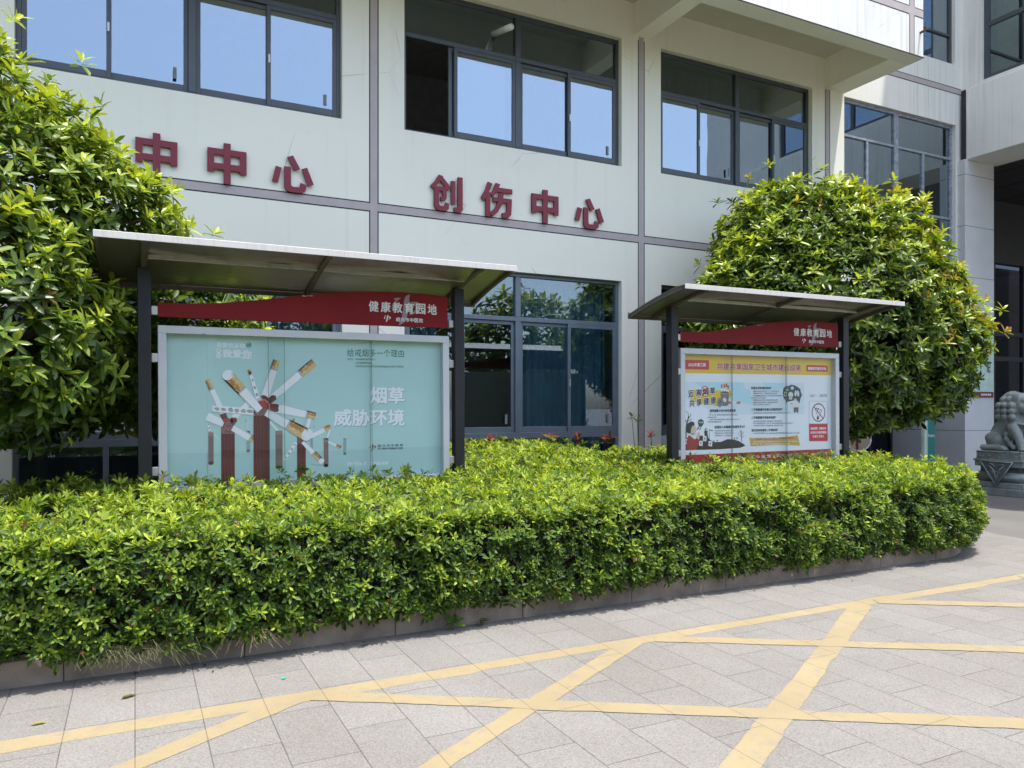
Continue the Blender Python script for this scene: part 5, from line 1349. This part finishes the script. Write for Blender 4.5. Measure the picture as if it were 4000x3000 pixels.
n = 9200; s = rng.uniform(0, HX + 4.2 + HR * PI / 2 + 1.6, n); x, y, nx, ny = front(s); z = .13 + .76 * rng.random(n) ** .9
lump = np.array([noise.noise((a * 1.6, b * 1.6, c * 2.2)) for a, b, c in zip(x, y, z)]); lump2 = np.array([noise.noise((a * 5, b * 5, c * 5)) for a, b, c in zip(x, y, z)])
tz = top_z(y) + .02 * lump; endf = np.clip((x - 7.0) / 2, 0, 1)
prof = -.10 * np.clip((.30 - z) / .2, 0, 1) ** 1.5 - .16 * np.clip((z - tz + .20) / .22, 0, 1.2) ** 2 + .05 * lump + .035 * lump2 + endf * .14 * np.sin(np.clip(z / .8, 0, 1) * PI)
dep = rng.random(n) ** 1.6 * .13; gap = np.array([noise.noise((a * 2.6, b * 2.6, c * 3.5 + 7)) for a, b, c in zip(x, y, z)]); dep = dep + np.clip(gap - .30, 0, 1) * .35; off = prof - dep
P = np.stack([x + nx * off, y + ny * off, np.minimum(z, tz - .0)], 1)
up = np.clip((z - .5) / .4, 0, 1); A = np.stack([nx, ny, np.full(n, .55) + up * .9], 1) + rng.normal(0, .34, (n, 3))
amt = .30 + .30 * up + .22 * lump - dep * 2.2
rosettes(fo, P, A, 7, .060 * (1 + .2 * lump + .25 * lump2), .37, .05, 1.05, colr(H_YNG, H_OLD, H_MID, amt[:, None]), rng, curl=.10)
# top surface
n = 14000; X_ = rng.uniform(-4.2, 8.9, n); u = rng.random(n); Y_ = 4.85 + 4.95 * u ** 1.35
lim = np.where(X_ > 7.2, HY + 1.6, np.where(X_ > 5.4, 8.4, np.where(X_ < 2.7, 7.25, 9.75))); inside = (Y_ < lim)
dx = np.clip(X_ - HX, 0, 9); rr = np.sqrt(dx ** 2 + (HY - Y_) ** 2); inside &= ~((X_ > HX) & (Y_ < HY) & (rr > HR - .02)); inside &= ~((X_ > HX) & (Y_ >= HY) & (dx > HR - .02 + (Y_ - HY) * .12))
X_, Y_ = X_[inside], Y_[inside]; n = len(X_)
l1 = np.array([noise.noise((a * 1.1, b * 1.1, 3)) for a, b in zip(X_, Y_)]); l2 = np.array([noise.noise((a * 4, b * 4, 9)) for a, b in zip(X_, Y_)])
edge = np.clip((5.0 - Y_) / .25, 0, 1); Z_ = top_z(Y_) + .045 * l1 + .04 * l2 - rng.random(n) ** 2 * .07 - edge * .03; shoot = rng.random(n) < .16; Z_ = Z_ + np.where(shoot, rng.uniform(.02, .09, n), 0)
A = np.stack([rng.normal(0, .38, n), rng.normal(-.12, .38, n) - edge * .5, np.ones(n)], 1)
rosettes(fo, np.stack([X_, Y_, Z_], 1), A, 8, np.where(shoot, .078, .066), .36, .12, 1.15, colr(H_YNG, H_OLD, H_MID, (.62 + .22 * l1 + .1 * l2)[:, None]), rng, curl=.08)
fo.build('foliage', M['leaf'], hg, obov=True).location = (-4, -5, 0)
# twiggy inside that stops the light
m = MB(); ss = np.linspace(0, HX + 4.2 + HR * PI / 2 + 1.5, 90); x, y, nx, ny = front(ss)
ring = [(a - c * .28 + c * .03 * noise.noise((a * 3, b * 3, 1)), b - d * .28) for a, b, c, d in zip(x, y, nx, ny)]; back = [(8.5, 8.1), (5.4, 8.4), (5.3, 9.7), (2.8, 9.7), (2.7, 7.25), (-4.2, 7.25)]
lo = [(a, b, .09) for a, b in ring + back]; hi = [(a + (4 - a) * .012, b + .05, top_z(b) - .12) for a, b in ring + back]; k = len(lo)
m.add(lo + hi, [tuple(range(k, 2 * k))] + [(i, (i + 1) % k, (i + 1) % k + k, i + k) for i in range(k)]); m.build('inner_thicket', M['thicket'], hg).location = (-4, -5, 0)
tg = MB(); rg = random.Random(5)
for i in range(420):
    x0 = rg.uniform(-3, 7.2); y0 = 4.9 + .1 * rg.random(); z0 = rg.uniform(.12, .7); tg.tube([(x0, y0 + .1, z0), (x0 + rg.uniform(-.05, .05), y0 - .03, z0 + .07), (x0 + rg.uniform(-.08, .08), y0 - .10, z0 + .14)], [.003, .0025, .0015], 4, False)
for i in range(700):
    x0 = rg.uniform(-3, 8.2); y0 = rg.uniform(5, 7.2); zt_ = .805 + .052 * (y0 - 4.9); tg.tube([(x0, y0, zt_ - .14), (x0 + rg.uniform(-.03, .03), y0 + rg.uniform(-.03, .03), zt_ - .02)], [.003, .002], 4, False)
tg.build('twigs', M['twig'], hg).location = (-4, -5, 0)

# ================================================================== TREES
def blob_points(ells, n, seed, rmin=.72):
    r_ = np.random.default_rng(seed); vol = np.array([e[3] * e[4] * e[5] for e in ells]) ** (2 / 3); pick = r_.choice(len(ells), n, p=vol / vol.sum()); E = np.array(ells)[pick]
    d = r_.normal(size=(n, 3)); d /= np.linalg.norm(d, axis=1)[:, None]; rad = rmin + (1 - rmin) * r_.random(n) ** .6
    nz = np.array([noise.noise(tuple(q * 2.1 + seed)) for q in d]); nz = nz + .55 * np.array([noise.noise(tuple(q * 5.3 + seed)) for q in d]); rad = rad * (1 + .16 * nz)
    P = E[:, :3] + d * E[:, 3:] * rad[:, None]; inside = np.zeros(n, bool)
    for e in ells:
        q = (P - np.array(e[:3])) / np.array(e[3:]); inside |= (np.linalg.norm(q, axis=1) < .70)
    return P[~inside], d[~inside], rad[~inside], nz[~inside]
def tree(name, label, base, ells, n, seed, bronze, ban, L=.118, trunk_h=1.3, zcut=1.2, k=8, trunk_r=.07, group=None, cat='tree', limbs=46, lift=0.0):
    t = thing(name, label, cat, base, group=group); r_ = np.random.default_rng(seed); fo = Foliage()
    P, d, rad, nz = blob_points(ells, n, seed); keep = P[:, 2] > zcut + .12 * nz
    for (a, b, c, e, f, g_) in ban: keep &= ~((P[:, 0] > a) & (P[:, 0] < b) & (P[:, 1] > c) & (P[:, 1] < e) & (P[:, 2] > f) & (P[:, 2] < g_))
    spr = (r_.random(len(P)) < .05) & (d[:, 2] > -.1) & (rad > .85); P = P + d * (np.where(spr, r_.uniform(.06, .26, len(P)), 0))[:, None] + np.array([0, 0, 1]) * np.where(spr, r_.uniform(0, .12, len(P)), 0)[:, None]
    P, d, rad, nz = P[keep], d[keep], rad[keep], nz[keep]; m_ = len(P)
    A = d * .75 + np.array([0, 0, .62]) + r_.normal(0, .33, (m_, 3)); A[:, 2] -= np.clip(.1 - d[:, 2], 0, 1) * .35
    tip = np.clip((rad - .8) * 3, 0, 1) * np.clip(d[:, 2] + .55, 0, 1); amt = .12 + lift + .62 * tip + .15 * nz + r_.normal(0, .15, m_)  # sun and shaded gaps put into leaf colour: inner darker, outer upper brighter
    old_dark, mid, yng_lit = np.array((.032, .068, .013)), np.array((.125, .205, .030)), np.array((.42, .50, .065)); brz = np.array((.34, .17, .045)); gold = np.array((.50, .42, .07))
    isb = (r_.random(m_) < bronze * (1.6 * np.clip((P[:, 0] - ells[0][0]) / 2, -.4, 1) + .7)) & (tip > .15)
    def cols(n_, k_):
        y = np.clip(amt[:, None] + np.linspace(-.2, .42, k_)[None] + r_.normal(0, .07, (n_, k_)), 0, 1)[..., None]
        c = np.where(y < .5, old_dark * (1 - 2 * y) + mid * 2 * y, mid * (2 - 2 * y) + yng_lit * (2 * y - 1)); mixb = r_.random((n_, 1, 1)); bc = brz * mixb + gold * (1 - mixb)
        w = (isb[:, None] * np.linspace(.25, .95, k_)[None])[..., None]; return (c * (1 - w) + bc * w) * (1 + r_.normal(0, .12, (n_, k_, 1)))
    droop = np.clip(.2 - d[:, 2], 0, 1)
    o = np.array(base)
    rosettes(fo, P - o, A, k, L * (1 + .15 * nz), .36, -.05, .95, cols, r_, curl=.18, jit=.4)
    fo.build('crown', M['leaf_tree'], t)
    tr = MB(); rr = random.Random(seed); top = Vector(ells[0][:3]) - Vector(base); tr.tube([(0, 0, 0), (.03, .02, trunk_h * .5), (-.02, .03, trunk_h), (.02, -.02, top.z), (0, 0, top.z + .8)], [trunk_r * 1.25, trunk_r, trunk_r * .9, trunk_r * .7, trunk_r * .3], 10)
    tr.build('trunk', M['wood'], t, smooth=True); lb = MB(); idx = r_.choice(m_, min(m_, limbs * 7), replace=False)
    for i in idx[:limbs]:
        q = Vector(P[i] - o); st = Vector((0, 0, min(q.z * .75, trunk_h + rr.random() * max(.1, top.z - trunk_h)))); md = st.lerp(q, .5) + Vector((rr.uniform(-.1, .1), rr.uniform(-.1, .1), .12)); lb.tube([st, md, q], [.028, .016, .005], 6, False)
    for i in idx[limbs:]:
        q = Vector(P[i] - o); c_ = Vector(ells[0][:3]) - Vector(base); st = q.lerp(c_, .22); lb.tube([st, st.lerp(q, .55) + Vector((0, 0, -.02)), q], [.007, .005, .003], 4, False)
    lb.build('branches', M['twig'], t); return t
B1 = [(-.35, 3.3, 6.15, 7.45, 2.52, 3.0), (-.1, 3.0, 6.0, 7.2, 0, 2.6), (-3, 3, 9.75, 12, 0, 9), (-.1, .2, 6.6, 7.1, 0, 3)]
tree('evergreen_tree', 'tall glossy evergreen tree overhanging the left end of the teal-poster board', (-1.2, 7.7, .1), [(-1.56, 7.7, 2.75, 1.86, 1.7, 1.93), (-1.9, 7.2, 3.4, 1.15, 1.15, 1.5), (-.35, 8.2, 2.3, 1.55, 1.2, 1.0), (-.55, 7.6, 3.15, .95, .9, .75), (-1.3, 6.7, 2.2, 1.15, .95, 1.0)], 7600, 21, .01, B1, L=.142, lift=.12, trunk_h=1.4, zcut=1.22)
B2 = [(4.9, 8.65, 6.1, 7.45, 2.45, 3.0), (5.2, 8.3, 6.5, 7.2, 0, 2.7), (4, 14, 9.8, 13, 0, 9)]
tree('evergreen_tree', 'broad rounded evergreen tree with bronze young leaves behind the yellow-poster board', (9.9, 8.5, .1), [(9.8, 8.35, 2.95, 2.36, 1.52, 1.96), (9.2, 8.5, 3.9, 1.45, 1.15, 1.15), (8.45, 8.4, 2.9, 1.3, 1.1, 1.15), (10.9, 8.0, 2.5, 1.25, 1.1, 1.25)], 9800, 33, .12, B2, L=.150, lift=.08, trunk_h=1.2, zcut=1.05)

# ================================================================== SMALL PLANTS AND LITTER
def shoot(name, label, cat, loc, h, n, L, cols, seed, group=None, spread=.05, el=(.1, 1.0), W=.36, k=7, mat='leaf', tw_='twig'):
    r_ = np.random.default_rng(seed); rr = random.Random(seed); t = thing(name, label, cat, loc, group=group); fo = Foliage(); st = MB(); P = []
    for i in range(n):
        a = Vector((rr.uniform(-spread, spread), rr.uniform(-spread, spread), h * rr.uniform(.7, 1))); P.append(a); st.tube([(a.x * .2, a.y * .2, 0), (a.x * .6, a.y * .6, a.z * .5), a], [.005, .004, .003], 5)
    P = np.array([p[:] for p in P]); A = np.array([[0, 0, 1.0]]) + r_.normal(0, .25, (n, 3))
    rosettes(fo, P, A, k, L, W, el[0], el[1], lambda a, b: np.asarray(cols)[None, None] * (1 + r_.normal(0, .15, (a, b, 1))), r_, curl=.15)
    st.build('stem', M[tw_], t); fo.build('leaves', M[mat], t); return t
rr = random.Random(3)
for i, (x, y, h) in enumerate([(3.05, 9.3, .36), (4.35, 9.4, .27), (5.25, 9.35, .28), (5.75, 9.45, .26), (6.15, 9.3, .26), (6.9, 9.2, .30), (7.35, 8.5, .42), (5.05, 9.2, .22)]):
    shoot('red_shoot', 'young red-leaved shoot rising from the back of the hedge below the ground-floor windows', 'plant', (x, y, .86), h, 2, .12, (.22, .055, .032), 60 + i, group='red shoots along the back of the hedge', k=5, el=(.35, 1.2))
shoot('red_shoot', 'red-leaved shoot behind the right end of the hedge before the white column', 'plant', (8.6, 6.6, .55), .40, 3, .065, (.26, .05, .03), 90, k=5, el=(.3, 1.1), spread=.12)
shoot('pale_sprig', 'pale green sprig of leaves beside the left post of the yellow-poster board', 'plant', (5.05, 6.95, .7), .78, 2, .10, (.10, .17, .03), 91, k=6, spread=.08)
shoot('weed', 'leafy weed growing from the foot of the kerb on the pavement', 'plant', (1.98, 4.88, .0), .07, 2, .085, (.13, .24, .035), 92, k=8, spread=.02, el=(.1, .8), W=.3)
shoot('weed', 'small dark weed at the kerb just right of the larger leafy weed', 'plant', (2.19, 4.90, .0), .05, 2, .055, (.05, .11, .02), 93, k=7, spread=.025, el=(.1, .8), W=.3)
def grass(name, label, loc, n, ln, seed, col, dry=.3, spread=.3):
    rr = random.Random(seed); m = MB(); mm = plain(name + '_blade', col, .8, var=.3, scale=40, bump=0)
    for i in range(n):
        x = rr.gauss(0, spread / 2); a = rr.uniform(-1.2, 1.2); l = ln * rr.uniform(.5, 1.1); y = rr.uniform(-.04, .05); z = .13 + .06 * rr.random()
        p = [(x, y, z), (x + math.sin(a) * l * .45, y - .08, z + l * .16 * rr.uniform(-.4, 1.1)), (x + math.sin(a) * l * .8, y - .125, z - l * .30 * rr.uniform(.2, 1.2))]; m.tube(p, [.0016, .0013, .0006], 3, False)
    return tag(m.build(name, mm, None), label, 'grass').__setattr__('location', loc)
grass('grass_tuft', 'dry straggling grass tuft hanging over the kerb at the left', (-.02, 4.87, 0), 150, .27, 4, (.10, .11, .045))
grass('grass_tuft', 'pale dry grass wisp hanging over the kerb right of the big tuft', (.62, 4.87, 0), 30, .2, 5, (.22, .18, .10), spread=.12)
def litter(name, label, cat, loc, L, col, rz, group=None):
    fo = Foliage(); fo.add(np.array([[-L / 2, 0, .006]]), np.array([[1., 0, .06]]), np.array([[0, .1, 1.]]), np.array([L]), np.array([L * .42]), np.array([col]), np.array([.1])); o = fo.build(name, M['leaf'], None); o.location = loc; o.rotation_euler = (0, 0, rz); return tag(o, label, cat, group)
litter('fallen_leaf', 'olive fallen leaf lying on the paving below the kerb at left', 'leaf', (-.03, 4.10 + .42, .006), .085, (.10, .12, .03), .5)
litter('fallen_leaf', 'yellowish curled fallen leaf on the paving nearest the left edge', 'leaf', (-.42, 4.33, .006), .07, (.35, .30, .10), .1)
for i in range(34):
    x = rr.uniform(-.3, 6.6); litter('fallen_leaf', 'small dry brown leaf lying along the foot of the kerb', 'leaf', (x, 4.93 - abs(rr.gauss(0, .10)) - .02, .006), rr.uniform(.022, .04), rr.choice([(.16, .07, .03), (.07, .04, .025), (.05, .05, .03)]), rr.uniform(0, 6), 'brown leaves along the kerb')
tag(MB().prism([(.013, 0), (.005, .008), (-.012, .006), (-.014, -.004), (.003, -.008)], .006, .011, 'z').build('litter_scrap', plain('teal_plastic', (.02, .35, .26), .4), None), 'tiny teal scrap of plastic lying above the yellow border line', 'litter').location = (.757, 4.43, 0)

# ================================================================== STONE LION
ln = thing('guardian_lion', 'seated green-grey stone guardian lion in profile on a carved pedestal by the entrance', 'statue', (13.85, 8.1, 0))
F = lambda s_, z, x=0.0: (x, .40 - s_, z + .775)
bm = bmesh.new()
def ball(c, r, rot=(0, 0, 0), sub=3):
    mt = Matrix.Translation(Vector(c)) @ Matrix.Rotation(rot[0], 4, 'X') @ Matrix.Rotation(rot[2], 4, 'Z') @ Matrix.Diagonal((r[0], r[1], r[2], 1)); bmesh.ops.create_icosphere(bm, subdivisions=sub, radius=1, matrix=mt)
def limb(pts, rs, x, n=9):
    for (a, ra), (b, rb) in zip(zip(pts, rs), zip(pts[1:], rs[1:])):
        for i in range(n):
            t = i / (n - 1); p = (a[0] + (b[0] - a[0]) * t, a[1] + (b[1] - a[1]) * t); r = ra + (rb - ra) * t; ball(F(p[0], p[1], x), (r, r, r), sub=2)
limb([(.20, .16), (.30, .36), (.44, .52)], [.165, .17, .17], 0); ball(F(.24, .17), (.20, .21, .16)); ball(F(.47, .42), (.17, .15, .22)); ball(F(.52, .56), (.15, .14, .16))
ball(F(.50, .80), (.19, .20, .22)); ball(F(.43, .75), (.215, .135, .20)); ball(F(.40, .90), (.15, .10, .12)); ball(F(.60, .86), (.16, .15, .17)); ball(F(.66, .78), (.15, .13, .12)); ball(F(.76, .78), (.11, .10, .075)); ball(F(.74, .665), (.095, .09, .045)); ball(F(.84, .815), (.05, .035, .035)); ball(F(.70, .90), (.13, .06, .045)); ball(F(.50, .98), (.13, .14, .06))
for sx in (-1, 1):
    ball(F(.23, .21, sx * .15), (.075, .15, .125), (.25, 0, 0)); limb([(.07, .055), (.30, .06), (.42, .045)], [.055, .055, .06], sx * .19)
    for j in range(3): ball(F(.46, .035, sx * .19 + (j - 1) * .035), (.022, .04, .03), sub=2)
    limb([(.55, .42), (.63, .30), (.69, .12), (.71, .05)], [.10, .082, .066, .066], sx * .135); ball(F(.74, .035, sx * .135), (.08, .085, .04))
    for j in range(3): ball(F(.815, .03, sx * .135 + (j - 1) * .045), (.026, .035, .032), sub=2)
    ball(F(.60, .93, sx * .16), (.03, .05, .10), (.55, 0, 0)); ball(F(.73, .87, sx * .085), (.04, .04, .04), sub=2)
    for j, (a, b) in enumerate([(.44, .30), (.46, .21), (.52, .13), (.57, .08)]): ball(F(a, b, sx * .16), (.03, .045, .05), (-.5, 0, 0), 2)
    for row, zz in enumerate((.60, .70, .80, .90)):
        for j in range(3 if row < 3 else 2):
            ball(F(.335 + j * .115 + (.05 if row == 3 else 0), zz, sx * (.165 + .03 * min(j, 1) - (.05 if row == 3 else 0))), (.066, .066, .064), sub=2)
for row, zz in enumerate((.60, .70, .80, .90)):
    for j in (-1, 0, 1): ball(F(.30 + .035 * (row == 3) + .02 * abs(j), zz, j * .085), (.05, .05, .052), sub=2)
for j in range(5): ball(F(.40 + .05 * j, 1.0 + .02 * math.sin(j), 0), (.06, .04, .045), sub=2)
for k_ in range(14):
    t = k_ / 13; ball(F(.36 + .42 * t, .555 - .10 * t, 0), (.20 - .05 * t, .035, .022), (.25, 0, 0), 2)
me = bpy.data.meshes.new('lion'); bm.to_mesh(me); bm.free(); o = link_mesh('lion_tmp', me, M['stone']); md = o.modifiers.new('remesh', 'REMESH'); md.mode = 'VOXEL'; md.voxel_size = .0105; sm = o.modifiers.new('smooth', 'SMOOTH'); sm.factor = .5; sm.iterations = 2
dg = bpy.context.evaluated_depsgraph_get(); me2 = bpy.data.meshes.new_from_object(o.evaluated_get(dg)); bpy.data.objects.remove(o); me2.materials.clear(); me2.polygons.foreach_set('use_smooth', [True] * len(me2.polygons)); link_mesh('lion', me2, M['stone'], ln)
ball_me = None
# carved curls on the mane and the collar relief
m = MB()
for sx in (-1, 1):
    for row, zz in enumerate((.60, .70, .80)):
        for j in range(3):
            c = Vector(F(.335 + j * .115, zz, sx * (.222 + .03 * min(j, 1)))); pts = [(c.x, c.y + math.cos(q * .7) * .006 * q * .8, c.z + math.sin(q * .7) * .006 * q * .8) for q in range(9)]; m.tube(pts, .006, 5)
m.build('mane_curl', M['stone_dark'], ln, smooth=True)
pd = MB(); px, py = .30, .385
def slab(m, a, b, z0, z1): m.box(-a, a, -b, b, z0, z1)
slab(pd, px, py, .645, .76); slab(pd, px + .012, py + .012, .76, .775); slab(pd, px + .012, py + .012, .630, .645); slab(pd, px + .02, py + .05, .595, .628); slab(pd, px + .0, py + .03, .50, .593)
pdo = pd.build('pedestal', M['stone'], ln, bevel=.008)
w = MB(); slab(w, px - .06, py - .04, .41, .498); w.build('waist', M['stone_dark'], pdo)
w = MB(); prof = [(.0, .408), (.0, .235)]; vs = []; fs = []; N_ = 9
for i in range(N_ + 1):
    t = i / N_; z = .408 - .175 * t; e_ = .05 * math.sin(PI * t); vs += [(-px + .05 - e_, -py + .02 - e_, z), (px - .05 + e_, -py + .02 - e_, z), (px - .05 + e_, py - .02 + e_, z), (-px + .05 - e_, py - .02 + e_, z)]
for i in range(N_):
    for q in range(4): fs.append((4 * i + q, 4 * i + (q + 1) % 4, 4 * i + 4 + (q + 1) % 4, 4 * i + 4 + q))
w.add(vs, fs); w.build('lotus_roll', M['stone'], pdo, smooth=True)
w = MB(); slab(w, px + .02, py + .05, .135, .232); slab(w, px + .05, py + .08, 0, .13); w.build('plinth', M['stone'], pdo, bevel=.01)
# relief: panel borders, vine scrolls and the triangular cloth on the visible side and front
for face in (0, 1):
    def G(u, z, d): return (-px - d, .0 - u, z) if face == 0 else (u, -py - d, z)
    half = py if face == 0 else px; m = MB()
    for (u0, u1, z0, z1) in ((-half + .012, half - .012, .742, .752), (-half + .012, half - .012, .653, .662), (-half + .012, -half + .022, .664, .740), (half - .022, half - .012, .664, .740)):
        m.add([G(u, z, d) for d in (-.002, .008) for u, z in ((u0, z0), (u1, z0), (u1, z1), (u0, z1))], [(4, 5, 6, 7), (0, 1, 5, 4), (1, 2, 6, 5), (2, 3, 7, 6), (3, 0, 4, 7)])
    pts = [G(-half + .05 + (2 * half - .1) * i / 60, .702 + .020 * math.sin(i * .62), .006) for i in range(61)]; m.tube(pts, .006, 6)
    for i in range(9):
        u = -half + .07 + (2 * half - .14) * i / 8; sg = 1 if i % 2 else -1; m.tube([G(u + .016 * math.cos(q * .75) * (1 - q / 11), .702 + sg * .012 + .016 * sg * math.sin(q * .75) * (1 - q / 11), .006) for q in range(9)], .0055, 5)
    m.build('relief', M['stone'], pdo, smooth=True)
    hw_ = half * .72; off = .03 if face else .02; base = .06 if face == 0 else .06
    m = MB(); tri = [(-hw_, .592), (hw_, .592), (0, .17)]; d0 = (.055 if face == 0 else .075)
    m.add([G(u, z, d0 + dd) for dd in (-.03, 0.0) for u, z in tri], [(0, 1, 2), (3, 5, 4), (0, 3, 4, 1), (1, 4, 5, 2), (2, 5, 3, 0)])
    cl = m.build('hanging_cloth', M['stone_dark'], pdo); m = MB()
    for a, b in ((0, 2), (1, 2), (0, 1)): m.tube([G(*tri[a], d0 + .004), G(*tri[b], d0 + .004)], .011, 6)
    for sg in (-1, 1):
        m.tube([G(sg * u, z, d0 + .004) for u, z in ((.0, .25), (.02, .36), (.06, .46), (.13, .52))], [.009, .012, .014, .006], 6); m.tube([G(sg * u, z, d0 + .004) for u, z in ((.02, .50), (.06, .545), (.11, .55), (.14, .53))], [.008, .011, .010, .005], 6); m.tube([G(sg * u, z, d0 + .004) for u, z in ((.0, .42), (.05, .40), (.09, .42))], [.008, .01, .004], 6)
    m.build('relief', M['stone'], pdo, smooth=True)

# ================================================================== TREES ACROSS THE STREET (seen mirrored in the glass)
far = []
for i, (x, y, h) in enumerate([(-7, -13, 5.4), (-1, -15, 6.2), (5.5, -13.5, 5.0), (11, -16, 6.8), (17.5, -14, 5.6), (-14, -15, 6.5)]):
    if i == 0: far.append(tree('street_tree', 'street tree across the road mirrored in the ground-floor windows', (x, y, 0), [(x, y, h * .72, 2.6, 2.4, h * .38), (x + .8, y, h * .5, 2.0, 2.0, h * .3)], 900, 77, 0.0, [], L=.42, trunk_h=1.6, zcut=1.5, k=6, trunk_r=.13, group='street trees across the road', limbs=14))
    else:
        src = far[0]; c = src.copy(); COL.objects.link(c); c.location = (x, y, 0); c.rotation_euler = (0, 0, i * 1.3); sc = h / 4.5; c.scale = (sc, sc, sc)
        for ch in src.children: q = ch.copy(); COL.objects.link(q); q.parent = c
